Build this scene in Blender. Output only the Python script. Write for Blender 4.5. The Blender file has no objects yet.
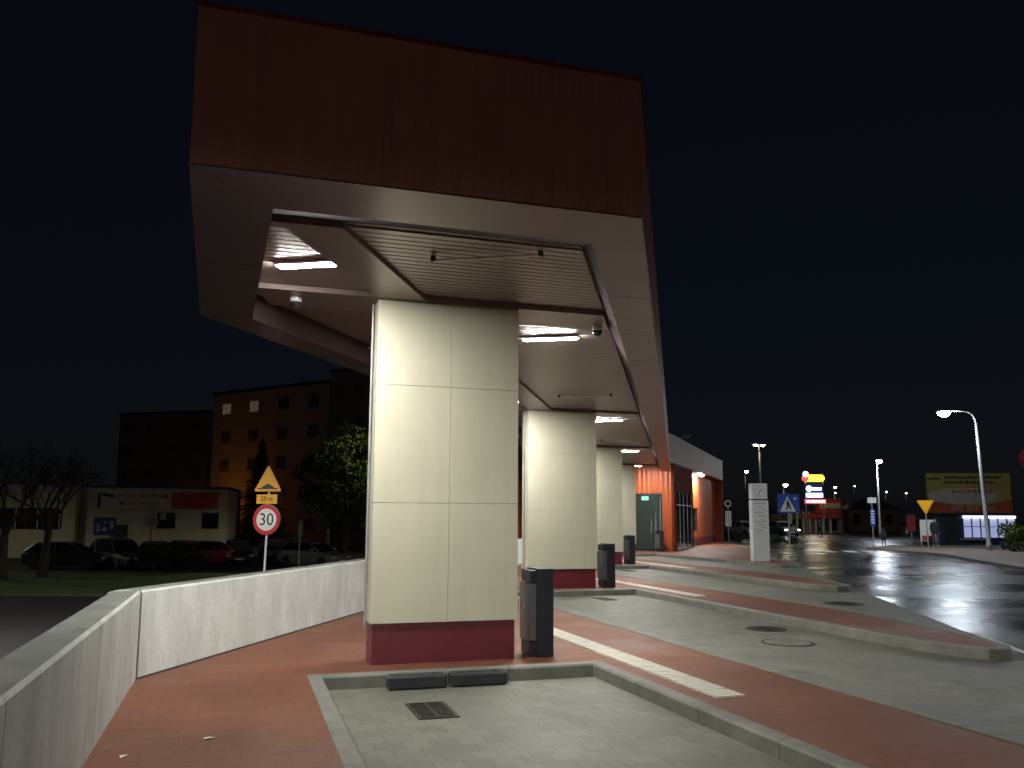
import bpy, bmesh, math, random
from math import radians, sin, cos, pi
from mathutils import Vector, Matrix
from mathutils.geometry import tessellate_polygon
random.seed(7)
sc = bpy.context.scene
COL = sc.collection
A = radians(17.5688)                     # bay axis, turned left of the viewing direction
RA = radians(10.674)                     # row axis of the piers, turned right
KR = 0.537                               # sideways shift per metre of depth along the pier row
MODF, MODB = 4.543, 8.457                    # one bay module in bay coordinates


def W(f, b, z=0.0):
    return Vector((f * cos(A) - b * sin(A), f * sin(A) + b * cos(A), z))


# ------------------------------------------------------------------ materials
def new_mat(name):
    m = bpy.data.materials.new(name)
    m.use_nodes = True
    nt = m.node_tree
    return m, nt, nt.nodes['Principled BSDF']


def rgb(c):
    return (c[0], c[1], c[2], 1.0)


def coords(nt, scale=(1, 1, 1), rot=0.0):
    t = nt.nodes.new('ShaderNodeTexCoord')
    mp = nt.nodes.new('ShaderNodeMapping')
    mp.inputs['Scale'].default_value = scale
    mp.inputs['Rotation'].default_value = (0, 0, rot)
    nt.links.new(t.outputs['Object'], mp.inputs['Vector'])
    return mp.outputs['Vector']


def noise(nt, vec, scale, detail=4, rough=0.55):
    n = nt.nodes.new('ShaderNodeTexNoise')
    n.inputs['Scale'].default_value = scale
    n.inputs['Detail'].default_value = detail
    n.inputs['Roughness'].default_value = rough
    nt.links.new(vec, n.inputs['Vector'])
    return n.outputs['Fac']


def ramp(nt, fac, lo, hi, c0, c1):
    r = nt.nodes.new('ShaderNodeValToRGB')
    r.color_ramp.elements[0].position = lo
    r.color_ramp.elements[1].position = hi
    r.color_ramp.elements[0].color = rgb(c0)
    r.color_ramp.elements[1].color = rgb(c1)
    nt.links.new(fac, r.inputs['Fac'])
    return r.outputs['Color']


def mixc(nt, fac, a, b, mode='MIX'):
    n = nt.nodes.new('ShaderNodeMix')
    n.data_type = 'RGBA'
    n.blend_type = mode
    for s, v in ((0, fac), (6, a), (7, b)):
        if hasattr(v, 'is_linked') or hasattr(v, 'links'):
            nt.links.new(v, n.inputs[s])
        else:
            n.inputs[s].default_value = v
    return n.outputs[2]


def bump(nt, h, bs, strength=0.3, dist=0.01, prev=None):
    b = nt.nodes.new('ShaderNodeBump')
    b.inputs['Strength'].default_value = strength
    b.inputs['Distance'].default_value = dist
    nt.links.new(h, b.inputs['Height'])
    if prev is not None:
        nt.links.new(prev, b.inputs['Normal'])
    nt.links.new(b.outputs['Normal'], bs.inputs['Normal'])
    return b.outputs['Normal']


def mottled(name, c0, c1, scale=6, rough=0.6, metal=0.0, bstr=0.15, stretch=(1, 1, 1), rvar=0.15, dist=0.01):
    m, nt, bs = new_mat(name)
    v = coords(nt, stretch)
    n1 = noise(nt, v, scale, 6)
    nt.links.new(ramp(nt, n1, 0.3, 0.7, c0, c1), bs.inputs['Base Color'])
    bs.inputs['Metallic'].default_value = metal
    n2 = noise(nt, v, scale * 3.1, 3)
    mr = nt.nodes.new('ShaderNodeMapRange')
    mr.inputs['To Min'].default_value = max(0.02, rough - rvar)
    mr.inputs['To Max'].default_value = min(1.0, rough + rvar)
    nt.links.new(n2, mr.inputs['Value'])
    nt.links.new(mr.outputs['Result'], bs.inputs['Roughness'])
    if bstr > 0:
        bump(nt, n2, bs, bstr, dist)
    return m


def pavers(name, c0, c1, mortar, bw, bh, stain0, stain1, rough=0.7, mottle=1.2, offset=0.5, wear=None):
    m, nt, bs = new_mat(name)
    v = coords(nt)
    bs.inputs['Specular IOR Level'].default_value = 0.3
    br = nt.nodes.new('ShaderNodeTexBrick')
    br.inputs['Color1'].default_value = rgb(c0)
    br.inputs['Color2'].default_value = rgb(c1)
    br.inputs['Mortar'].default_value = rgb(mortar)
    br.inputs['Scale'].default_value = 1.0
    br.inputs['Brick Width'].default_value = bw
    br.inputs['Row Height'].default_value = bh
    br.inputs['Mortar Size'].default_value = 0.004
    br.inputs['Mortar Smooth'].default_value = 0.4
    br.offset = offset
    nt.links.new(v, br.inputs['Vector'])
    n1 = noise(nt, v, mottle, 7, 0.6)
    c = mixc(nt, 1.0, br.outputs['Color'], ramp(nt, n1, 0.3, 0.72, stain0, stain1), 'MULTIPLY')
    n3 = noise(nt, v, 35, 3, 0.7)
    c = mixc(nt, 0.5, c, ramp(nt, n3, 0.3, 0.75, (0.7, 0.7, 0.7), (1.25, 1.25, 1.25)), 'MULTIPLY')
    if wear:
        n4 = noise(nt, v, 0.55, 5, 0.65)
        r4 = ramp(nt, n4, 0.56, 0.75, (0, 0, 0), (0.55, 0.55, 0.55))
        c = mixc(nt, r4, c, rgb(wear))
    oil = ramp(nt, noise(nt, coords(nt, (1, .55, 1)), 1.7, 6, 0.7), 0.60, 0.74, (1, 1, 1), (0.66, 0.65, 0.62))
    c = mixc(nt, 0.8, c, oil, 'MULTIPLY')
    vo = nt.nodes.new('ShaderNodeTexVoronoi')
    vo.inputs['Scale'].default_value = 3.2
    nt.links.new(v, vo.inputs['Vector'])
    c = mixc(nt, ramp(nt, vo.outputs['Distance'], 0.045, 0.065, (0.75, 0.75, 0.75), (0, 0, 0)), c, rgb((0.10, 0.095, 0.085)))
    nt.links.new(c, bs.inputs['Base Color'])
    mr = nt.nodes.new('ShaderNodeMapRange')
    mr.inputs['From Min'].default_value = 0.3
    mr.inputs['From Max'].default_value = 0.7
    mr.inputs['To Min'].default_value = rough - 0.15
    mr.inputs['To Max'].default_value = rough + 0.12
    nt.links.new(n1, mr.inputs['Value'])
    nt.links.new(mr.outputs['Result'], bs.inputs['Roughness'])
    inv = nt.nodes.new('ShaderNodeMath')
    inv.operation = 'SUBTRACT'
    inv.inputs[0].default_value = 1.0
    nt.links.new(br.outputs['Fac'], inv.inputs[1])
    p = bump(nt, inv.outputs[0], bs, 0.5, 0.006)
    bump(nt, n3, bs, 0.25, 0.004, p)
    return m


def emit(name, c, s):
    m, nt, bs = new_mat(name)
    bs.inputs['Base Color'].default_value = rgb((0.8, 0.8, 0.8))
    bs.inputs['Emission Color'].default_value = rgb(c)
    bs.inputs['Emission Strength'].default_value = s
    return m


def wet_asphalt():
    m, nt, bs = new_mat('wet_asphalt')
    v = coords(nt)
    n1 = noise(nt, v, 0.35, 5, 0.6)
    n2 = noise(nt, v, 90, 2, 0.7)
    n3 = noise(nt, v, 7, 5, 0.6)
    nt.links.new(ramp(nt, n2, 0.3, 0.75, (0.008, 0.009, 0.011), (0.026, 0.028, 0.032)), bs.inputs['Base Color'])
    mr = nt.nodes.new('ShaderNodeMapRange')
    mr.inputs['From Min'].default_value = 0.35
    mr.inputs['From Max'].default_value = 0.65
    mr.inputs['To Min'].default_value = 0.17
    mr.inputs['To Max'].default_value = 0.40
    nt.links.new(n1, mr.inputs['Value'])
    nt.links.new(mr.outputs['Result'], bs.inputs['Roughness'])
    bs.inputs['Specular IOR Level'].default_value = 0.6
    p = bump(nt, n3, bs, 0.10, 0.02)
    bump(nt, n2, bs, 0.25, 0.004, p)
    return m


def concrete(name, c0, c1):
    m, nt, bs = new_mat(name)
    v = coords(nt, (1.0, 1.0, 0.45))
    n1 = noise(nt, v, 2.2, 8, 0.65)
    c = ramp(nt, n1, 0.32, 0.7, c0, c1)
    v2 = coords(nt, (2.6, 2.6, 0.5))
    n2 = noise(nt, v2, 1.1, 5, 0.7)
    c = mixc(nt, 0.4, c, ramp(nt, n2, 0.30, 0.62, (0.62, 0.62, 0.60), (1.05, 1.05, 1.05)), 'MULTIPLY')
    v3 = coords(nt)
    n3 = noise(nt, v3, 28, 4, 0.7)
    c = mixc(nt, 0.5, c, ramp(nt, n3, 0.28, 0.5, (0.6, 0.6, 0.6), (1, 1, 1)), 'MULTIPLY')
    nt.links.new(c, bs.inputs['Base Color'])
    bs.inputs['Roughness'].default_value = 0.75
    bump(nt, n3, bs, 0.25, 0.006)
    return m


def ribbed_metal(name, c0, c1, pitch, axis, rough=0.5, strength=0.5):
    """sheet cladding with upright folds every `pitch` metres along the given local axis"""
    m, nt, bs = new_mat(name)
    v = coords(nt)
    w = nt.nodes.new('ShaderNodeTexWave')
    w.wave_type = 'BANDS'
    w.bands_direction = axis
    w.inputs['Scale'].default_value = 0.314159 / pitch * 1.0
    w.inputs['Distortion'].default_value = 0.0
    nt.links.new(v, w.inputs['Vector'])
    n1 = noise(nt, v, 1.4, 6, 0.6)
    n2 = noise(nt, coords(nt, (9, 9, 0.5)), 1.2, 4, 0.6)
    c = ramp(nt, n1, 0.3, 0.7, c0, c1)
    c = mixc(nt, 0.6, c, ramp(nt, n2, 0.3, 0.7, (0.75, 0.75, 0.75), (1.15, 1.15, 1.15)), 'MULTIPLY')
    nt.links.new(c, bs.inputs['Base Color'])
    bs.inputs['Roughness'].default_value = rough
    bs.inputs['Metallic'].default_value = 0.15
    bump(nt, w.outputs['Fac'], bs, strength, 0.02)
    return m


M = {}
def cream():
    m, nt, bs = new_mat('cream_panel')
    v = coords(nt)
    c = ramp(nt, noise(nt, v, 1.6, 6), 0.3, 0.7, (0.57, 0.555, 0.42), (0.63, 0.615, 0.475))
    c = mixc(nt, 0.35, c, ramp(nt, noise(nt, coords(nt, (11, 11, 0.6)), 1.0, 5, 0.65), 0.26, 0.5, (0.80, 0.79, 0.75), (1, 1, 1)), 'MULTIPLY')
    c = mixc(nt, 0.6, c, ramp(nt, noise(nt, v, 22, 3, 0.7), 0.24, 0.36, (0.72, 0.70, 0.64), (1, 1, 1)), 'MULTIPLY')
    nt.links.new(c, bs.inputs['Base Color'])
    bs.inputs['Roughness'].default_value = 0.42
    bump(nt, noise(nt, v, 3.5, 2), bs, 0.04, 0.02)
    return m


M['cream'] = cream()
M['plinth'] = mottled('burgundy_plinth', (0.105, 0.010, 0.018), (0.15, 0.016, 0.026), 3, 0.5, 0.0, 0.08)
M['joint'] = mottled('grey_joint', (0.24, 0.23, 0.18), (0.30, 0.29, 0.23), 5, 0.8)
M['soffit'] = mottled('soffit_metal', (0.098, 0.053, 0.056), (0.120, 0.066, 0.069), 0.9, 0.30, 0.55, 0.02, (1, 1, 1), 0.06)
M['recess_dark'] = mottled('dark_recess_slope', (0.05, 0.034, 0.038), (0.065, 0.045, 0.050), 2, 0.85, 0.0, 0.02)  # darker than the ceiling, for the front and right recess sides
M['recess_dark'].node_tree.nodes['Principled BSDF'].inputs['Specular IOR Level'].default_value = 0.05
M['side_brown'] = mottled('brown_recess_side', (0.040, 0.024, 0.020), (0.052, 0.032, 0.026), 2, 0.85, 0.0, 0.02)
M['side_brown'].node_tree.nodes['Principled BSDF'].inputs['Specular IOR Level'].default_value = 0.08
M['ceiling'] = mottled('ceiling_metal', (0.215, 0.158, 0.148), (0.255, 0.190, 0.176), 1.1, 0.34, 0.35, 0.02, (1, 1, 1), 0.06)
M['fascia'] = ribbed_metal('corten_fascia', (0.31, 0.128, 0.098), (0.38, 0.158, 0.122), 0.05, 'X', 0.6, 0.09)
M['fascia_side'] = ribbed_metal('corten_fascia_side', (0.30, 0.10, 0.06), (0.36, 0.125, 0.076), 0.05, 'Y', 0.5, 0.10)
M['orange'] = ribbed_metal('orange_cladding', (0.36, 0.072, 0.018), (0.43, 0.092, 0.025), 0.22, 'X', 0.42, 0.7)
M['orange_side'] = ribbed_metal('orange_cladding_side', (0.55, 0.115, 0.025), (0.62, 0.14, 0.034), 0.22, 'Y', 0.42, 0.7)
M['parapet'] = ribbed_metal('grey_brown_parapet', (0.20, 0.088, 0.058), (0.26, 0.12, 0.082), 0.14, 'Y', 0.45, 0.6)
M['portal'] = mottled('dark_rust_portal', (0.11, 0.018, 0.010), (0.16, 0.028, 0.015), 2.5, 0.7, 0, 0.05)
M['portal'].node_tree.nodes['Principled BSDF'].inputs['Specular IOR Level'].default_value = 0.1
M['red_paver'] = pavers('red_pavers', (0.200, 0.078, 0.044), (0.170, 0.064, 0.036), (0.135, 0.054, 0.032), 0.2, 0.1,
                        (0.78, 0.78, 0.78), (1.12, 1.1, 1.08), 0.62, 0.9, 0.5, (0.30, 0.175, 0.12))
M['grey_paver'] = pavers('grey_pavers', (0.205, 0.203, 0.176), (0.165, 0.165, 0.143), (0.13, 0.13, 0.11), 0.2, 0.2,
                         (0.72, 0.74, 0.72), (1.15, 1.14, 1.08), 0.62, 0.8, 0.5, (0.27, 0.27, 0.23))
M['kerb'] = mottled('kerb_concrete', (0.135, 0.135, 0.115), (0.215, 0.215, 0.185), 4, 0.75, 0, 0.3)
M['concrete'] = concrete('wall_concrete', (0.42, 0.435, 0.41), (0.62, 0.64, 0.60))
M['concrete_cap'] = mottled('dark_concrete_cap', (0.12, 0.13, 0.11), (0.22, 0.23, 0.20), 3, 0.85, 0, 0.3)  # wall top, in a darker tone than the wall faces
M['asphalt_wet'] = wet_asphalt()
M['asphalt'] = mottled('dark_asphalt', (0.014, 0.014, 0.015), (0.030, 0.030, 0.030), 12, 0.6, 0, 0.3)
M['base_ground'] = mottled('bare_ground', (0.02, 0.022, 0.016), (0.04, 0.04, 0.03), 0.6, 0.95, 0, 0.2)
M['grass'] = mottled('verge_grass', (0.03, 0.06, 0.012), (0.06, 0.105, 0.025), 3.5, 0.95, 0, 0.6, (1, 1, 1), 0.03, 0.05)
M['side_pave'] = mottled('brown_pavement', (0.16, 0.12, 0.095), (0.23, 0.18, 0.145), 1.4, 0.75, 0, 0.2)
M['tactile'] = mottled('tactile_tile', (0.56, 0.54, 0.46), (0.66, 0.64, 0.56), 5, 0.65, 0, 0.1)
M['iron'] = mottled('cast_iron', (0.03, 0.029, 0.027), (0.065, 0.062, 0.055), 9, 0.55, 0.6, 0.2)
M['anthracite'] = mottled('anthracite_steel', (0.020, 0.024, 0.031), (0.028, 0.033, 0.042), 4, 0.42, 0.3, 0.03)
M['bin_inner'] = mottled('grey_bin_panel', (0.13, 0.13, 0.125), (0.17, 0.17, 0.16), 4, 0.5, 0.2, 0.03)
M['rubber'] = mottled('black_rubber', (0.022, 0.024, 0.028), (0.035, 0.038, 0.043), 8, 0.7, 0, 0.2)
M['white'] = mottled('white_paint', (0.68, 0.68, 0.66), (0.76, 0.76, 0.74), 3, 0.45, 0, 0.02)
M['roadpaint'] = mottled('worn_road_paint', (0.5, 0.5, 0.48), (0.85, 0.85, 0.82), 5, 0.6, 0, 0.1)
M['galv'] = mottled('galvanised_steel', (0.27, 0.275, 0.28), (0.35, 0.355, 0.36), 7, 0.5, 0.3, 0.04)
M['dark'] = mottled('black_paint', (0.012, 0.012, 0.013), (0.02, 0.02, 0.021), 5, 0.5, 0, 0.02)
M['sign_yellow'] = mottled('sign_yellow', (0.85, 0.42, 0.008), (0.88, 0.45, 0.010), 3, 0.4, 0, 0)
M['sign_orange'] = mottled('sign_orange', (0.80, 0.30, 0.012), (0.84, 0.33, 0.016), 3, 0.4, 0, 0)
M['sign_red'] = mottled('sign_red', (0.48, 0.012, 0.02), (0.52, 0.016, 0.025), 3, 0.4, 0, 0)
M['sign_blue'] = mottled('sign_blue', (0.025, 0.075, 0.42), (0.03, 0.085, 0.46), 3, 0.4, 0, 0)
M['stone_grey'] = mottled('pylon_grey', (0.56, 0.58, 0.57), (0.64, 0.66, 0.65), 2.5, 0.5, 0.1, 0.03)
M['lamp_on'] = emit('canopy_lamp_light', (1.0, 0.98, 0.93), 760)
M['rod'] = mottled('pale_rod', (0.84, 0.83, 0.78), (0.88, 0.87, 0.82), 3, 0.3)
M['street_on'] = emit('street_lamp_light', (0.80, 0.90, 1.0), 560)
M['street_far'] = emit('far_lamp_light', (1.0, 0.90, 0.62), 60)
M['sodium'] = emit('sodium_light', (1.0, 0.36, 0.035), 30)
M['exit_sign'] = emit('exit_sign_light', (0.25, 0.95, 0.6), 2.5)
M['sign_glow_w'] = emit('white_sign_light', (0.85, 0.92, 1.0), 6)
M['sign_glow_y'] = emit('yellow_sign_light', (1.0, 0.70, 0.015), 8)
M['sign_glow_r'] = emit('red_sign_light', (1.0, 0.05, 0.08), 0.9)
M['head_on'] = emit('lit_headlight', (1.0, 0.97, 0.85), 5)
M['kiosk_glow'] = emit('kiosk_window_light', (0.42, 0.50, 0.95), 0.5)
M['kiosk_tube'] = emit('kiosk_tube_light', (0.8, 0.88, 1.0), 1.6)
M['lobby_glow'] = emit('lobby_ceiling_light', (0.85, 1.0, 0.92), 1.6)
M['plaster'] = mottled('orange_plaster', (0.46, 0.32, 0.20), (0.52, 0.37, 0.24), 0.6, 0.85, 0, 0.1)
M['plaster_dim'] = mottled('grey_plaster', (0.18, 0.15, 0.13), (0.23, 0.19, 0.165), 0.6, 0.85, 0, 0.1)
M['low_wall'] = mottled('low_building_render', (0.40, 0.38, 0.28), (0.52, 0.49, 0.38), 0.9, 0.85, 0, 0.1)
M['banner'] = mottled('faded_banner', (0.48, 0.48, 0.45), (0.56, 0.55, 0.52), 2, 0.6, 0, 0)
M['banner_red'] = mottled('red_banner', (0.36, 0.03, 0.05), (0.46, 0.06, 0.08), 2, 0.6, 0, 0)
M['bill_yellow'] = mottled('billboard_olive', (0.34, 0.29, 0.06), (0.42, 0.36, 0.09), 1.2, 0.6, 0, 0)
M['bill_pale'] = mottled('billboard_pale', (0.42, 0.42, 0.33), (0.50, 0.49, 0.40), 1.2, 0.6, 0, 0)
M['bill_red'] = mottled('billboard_red', (0.42, 0.06, 0.02), (0.52, 0.11, 0.03), 1.2, 0.6, 0, 0)
M['shop_red'] = mottled('shop_red_board', (0.36, 0.04, 0.03), (0.44, 0.06, 0.04), 1.5, 0.5, 0, 0)
M['shop_green'] = mottled('shop_green_board', (0.05, 0.30, 0.12), (0.07, 0.36, 0.15), 1.5, 0.5, 0, 0)
M['brick_wall'] = mottled('brown_render', (0.16, 0.10, 0.075), (0.22, 0.14, 0.10), 1.2, 0.85, 0, 0.1)
M['kiosk_wall'] = mottled('dark_blue_sheet', (0.015, 0.03, 0.055), (0.025, 0.045, 0.075), 2, 0.5, 0.2, 0.05)
M['bark'] = mottled('bark', (0.05, 0.045, 0.035), (0.09, 0.08, 0.06), 9, 0.9, 0, 0.4)
M['leaf'] = mottled('leaf_green', (0.05, 0.085, 0.012), (0.11, 0.15, 0.022), 2.0, 0.9, 0, 0)
M['leaf'].node_tree.nodes['Principled BSDF'].inputs['Specular IOR Level'].default_value = 0.15
M['needle'] = mottled('conifer_green', (0.012, 0.025, 0.010), (0.03, 0.05, 0.02), 2.0, 0.8, 0, 0)
M['skin'] = mottled('skin', (0.42, 0.24, 0.17), (0.48, 0.28, 0.2), 5, 0.6, 0, 0)
M['cloth_dark'] = mottled('dark_cloth', (0.014, 0.015, 0.02), (0.028, 0.03, 0.038), 9, 0.9, 0, 0.1)
M['cloth_grey'] = mottled('grey_cloth', (0.045, 0.045, 0.055), (0.07, 0.07, 0.08), 9, 0.9, 0, 0.1)
M['hair'] = mottled('dark_hair', (0.012, 0.01, 0.009), (0.025, 0.02, 0.017), 12, 0.6, 0, 0)
M['shoe'] = mottled('pale_shoe', (0.5, 0.5, 0.47), (0.6, 0.6, 0.57), 6, 0.6, 0, 0)
M['chrome'] = mottled('bright_rim', (0.5, 0.5, 0.52), (0.6, 0.6, 0.62), 6, 0.3, 0.9, 0)
M['tail'] = mottled('tail_lens', (0.4, 0.015, 0.012), (0.46, 0.02, 0.015), 6, 0.2, 0, 0)
M['lens'] = mottled('clear_lens', (0.6, 0.62, 0.62), (0.7, 0.72, 0.72), 6, 0.12, 0.4, 0)


def glass_mat(name, tint, rough=0.05, alpha=0.25):
    m, nt, bs = new_mat(name)
    bs.inputs['Base Color'].default_value = rgb(tint)
    bs.inputs['Roughness'].default_value = rough
    bs.inputs['Alpha'].default_value = alpha
    bs.inputs['Specular IOR Level'].default_value = 0.8
    return m


M['glass'] = glass_mat('door_glass', (0.05, 0.07, 0.065), 0.05, 0.30)
M['glass_dark'] = glass_mat('dark_glass', (0.012, 0.014, 0.018), 0.06, 1.0)


def paint(name, c):
    m, nt, bs = new_mat(name)
    v = coords(nt)
    n = noise(nt, v, 3, 3)
    nt.links.new(ramp(nt, n, 0.3, 0.7, tuple(x * 0.92 for x in c), tuple(min(1, x * 1.05) for x in c)), bs.inputs['Base Color'])
    bs.inputs['Roughness'].default_value = 0.28
    bs.inputs['Coat Weight'].default_value = 0.7
    bs.inputs['Coat Roughness'].default_value = 0.05
    return m


# ------------------------------------------------------------------ mesh building
class MB:
    def __init__(self):
        self.v, self.f, self.m = [], [], []

    def add(self, vs, fs, mi=0):
        o = len(self.v)
        self.v += [tuple(p) for p in vs]
        for f in fs:
            self.f.append(tuple(i + o for i in f))
            self.m.append(mi)
        return self

    def box(self, x0, x1, y0, y1, z0, z1, mi=0, bev=0.0):
        if bev > 0:
            b = min(bev, (x1 - x0) * .45, (y1 - y0) * .45, (z1 - z0) * .45)
            vs, ix = [], {}
            for sx, xa, xb in ((0, x0, x0 + b), (1, x1, x1 - b)):
                for sy, ya, yb in ((0, y0, y0 + b), (1, y1, y1 - b)):
                    for sz, za, zb in ((0, z0, z0 + b), (1, z1, z1 - b)):
                        for k, p in enumerate(((xa, yb, zb), (xb, ya, zb), (xb, yb, za))):
                            ix[(sx, sy, sz, k)] = len(vs)
                            vs.append(p)
            bm = bmesh.new()
            bv = [bm.verts.new(p) for p in vs]
            r = bmesh.ops.convex_hull(bm, input=bv)
            bm.verts.index_update()
            self.add([v.co for v in bm.verts], [[v.index for v in f.verts] for f in bm.faces], mi)
            bm.free()
            return self
        vs = [(x, y, z) for z in (z0, z1) for y in (y0, y1) for x in (x0, x1)]
        return self.add(vs, [(0, 2, 3, 1), (4, 5, 7, 6), (0, 1, 5, 4), (2, 6, 7, 3), (0, 4, 6, 2), (1, 3, 7, 5)], mi)

    def prism(self, poly, z0, z1, mi=0, cap=True):
        """upright prism over an xy polygon (any winding)"""
        n = len(poly)
        ar = sum(poly[i][0] * poly[(i + 1) % n][1] - poly[(i + 1) % n][0] * poly[i][1] for i in range(n))
        if ar < 0:
            poly = poly[::-1]
        o = len(self.v)
        self.v += [(p[0], p[1], z0) for p in poly] + [(p[0], p[1], z1) for p in poly]
        for i in range(n):
            j = (i + 1) % n
            self.f.append((o + i, o + j, o + n + j, o + n + i)); self.m.append(mi)
        if cap:
            for t in tessellate_polygon([[Vector((p[0], p[1], 0)) for p in poly]]):
                a, b, c = t
                q = [poly[k] for k in t]
                s = (q[1][0] - q[0][0]) * (q[2][1] - q[0][1]) - (q[2][0] - q[0][0]) * (q[1][1] - q[0][1])
                if s < 0:
                    a, b, c = a, c, b
                self.f.append((o + n + a, o + n + b, o + n + c)); self.m.append(mi)
                self.f.append((o + a, o + c, o + b)); self.m.append(mi)
        return self

    def plate(self, poly, y0, y1, mi=0):
        """prism over an xz polygon, from y0 to y1"""
        t = MB().prism([(p[0], -p[1]) for p in poly], y0, y1)
        return self.add([(x, z, -y) for x, y, z in t.v], t.f, mi)

    def tube(self, pts, rad, n=8, mi=0, capped=True):
        pts = [Vector(p) for p in pts]
        rads = rad if isinstance(rad, (list, tuple)) else [rad] * len(pts)
        o = len(self.v)
        up = Vector((0, 0, 1))
        prev = None
        for i, p in enumerate(pts):
            d = (pts[min(i + 1, len(pts) - 1)] - pts[max(i - 1, 0)]).normalized()
            if prev is None:
                a = d.orthogonal().normalized()
            else:
                a = (prev - d * prev.dot(d)).normalized()
            prev = a
            b = d.cross(a)
            for k in range(n):
                t = 2 * pi * k / n
                self.v.append(tuple(p + (a * cos(t) + b * sin(t)) * rads[i]))
        for i in range(len(pts) - 1):
            for k in range(n):
                q = (k + 1) % n
                self.f.append((o + i * n + k, o + i * n + q, o + (i + 1) * n + q, o + (i + 1) * n + k)); self.m.append(mi)
        if capped:
            self.f.append(tuple(o + k for k in range(n))[::-1]); self.m.append(mi)
            self.f.append(tuple(o + (len(pts) - 1) * n + k for k in range(n))); self.m.append(mi)
        return self

    def lathe(self, prof, n=16, mi=0, c=(0, 0, 0), sx=1.0, sy=1.0):
        o = len(self.v)
        for r, z in prof:
            for k in range(n):
                t = 2 * pi * k / n
                self.v.append((c[0] + r * cos(t) * sx, c[1] + r * sin(t) * sy, c[2] + z))
        for i in range(len(prof) - 1):
            for k in range(n):
                q = (k + 1) % n
                self.f.append((o + i * n + k, o + i * n + q, o + (i + 1) * n + q, o + (i + 1) * n + k)); self.m.append(mi)
        self.f.append(tuple(o + k for k in range(n))[::-1]); self.m.append(mi)
        self.f.append(tuple(o + (len(prof) - 1) * n + k for k in range(n))); self.m.append(mi)
        return self

    def move(self, d):
        self.v = [(x + d[0], y + d[1], z + d[2]) for x, y, z in self.v]
        return self

    def xf(self, mat):
        self.v = [tuple(mat @ Vector(p)) for p in self.v]
        return self

    def build(self, name, mats, parent=None, smooth=False):
        me = bpy.data.meshes.new(name)
        me.from_pydata(self.v, [], self.f)
        if not isinstance(mats, (list, tuple)):
            mats = [mats]
        for m in mats:
            me.materials.append(m)
        me.polygons.foreach_set('material_index', self.m)
        if smooth:
            me.polygons.foreach_set('use_smooth', [True] * len(me.polygons))
        me.update()
        o = bpy.data.objects.new(name, me)
        COL.objects.link(o)
        if parent is not None:
            o.parent = parent
        return o


def thing(name, label, cat, loc=(0, 0, 0), rz=0.0, group=None):
    o = bpy.data.objects.new(name, None)
    COL.objects.link(o)
    o.location = loc
    o.rotation_euler = (0, 0, rz)
    o.empty_display_size = 0.3
    o['label'] = label
    o['category'] = cat
    if group:
        o['group'] = group
    return o


def tag(o, label, cat, group=None):
    o['label'] = label
    o['category'] = cat
    if group:
        o['group'] = group
    return o


def struct(o, label, rz=0.0):
    o['kind'] = 'structure'
    o['label'] = label
    o.rotation_euler = (0, 0, rz)
    return o


def copy_tree(o, parent=None):
    c = o.copy()
    COL.objects.link(c)
    c.parent = parent
    for ch in list(o.children):
        copy_tree(ch, c)
    return c


def dup(o, label, loc, rz, group=None):
    c = copy_tree(o)
    c.location = loc
    c.rotation_euler = (0, 0, rz)
    c['label'] = label
    if group:
        c['group'] = group
    return c


def text_mb(s, size, depth=0.004, sx=1.0):
    """lettering in the xz plane facing -y, centred on the origin"""
    cu = bpy.data.curves.new('txt', 'FONT')
    cu.body = s
    cu.size = size
    cu.extrude = depth
    cu.align_x = 'CENTER'
    cu.align_y = 'CENTER'
    cu.resolution_u = 3
    ob = bpy.data.objects.new('txt', cu)
    COL.objects.link(ob)
    dg = bpy.context.evaluated_depsgraph_get()
    me = bpy.data.meshes.new_from_object(ob.evaluated_get(dg))
    mb = MB()
    mb.add([(v.co.x * sx, -v.co.z, v.co.y) for v in me.vertices], [tuple(p.vertices) for p in me.polygons])
    bpy.data.objects.remove(ob)
    bpy.data.meshes.remove(me)
    bpy.data.curves.remove(cu)
    return mb


def disc_poly(r, n=32, cx=0, cz=0):
    return [(cx + r * cos(2 * pi * k / n), cz + r * sin(2 * pi * k / n)) for k in range(n)]


def round_tri(r, up=True, k=0.12, n=5):
    """equilateral triangle of circumradius r with softened corners, in xz"""
    out = []
    cs = [pi / 2 + 2 * pi * i / 3 for i in range(3)]
    for a in cs:
        c = Vector((cos(a), sin(a))) * r * (1 - 2 * k)
        for j in range(n):
            t = a - pi / 3 + 2 * pi / 3 * j / (n - 1)
            out.append((c.x + r * k * cos(t), c.y + r * k * sin(t)))
    if not up:
        out = [(x, -y) for x, y in out]
    return out


# ------------------------------------------------------------------ camera
def make_camera():
    p, ro = radians(7.7068), 0.0060
    fw = Vector((0, cos(p), sin(p)))
    r0 = Vector((1, 0, 0))
    u0 = Vector((0, -sin(p), cos(p)))
    r = r0 * cos(ro) + u0 * sin(ro)
    u = u0 * cos(ro) - r0 * sin(ro)
    cd = bpy.data.cameras.new('camera')
    cd.sensor_width = 36
    cd.lens = 862.13 / 1024 * 36
    cd.shift_y = 16.91 / 1024
    cd.clip_start = 0.05
    cd.clip_end = 3000
    co = bpy.data.objects.new('camera', cd)
    m = Matrix((r, u, -fw)).transposed().to_4x4()
    m.translation = (0, 0, 1.6)
    co.matrix_world = m
    COL.objects.link(co)
    sc.camera = co


make_camera()

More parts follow.
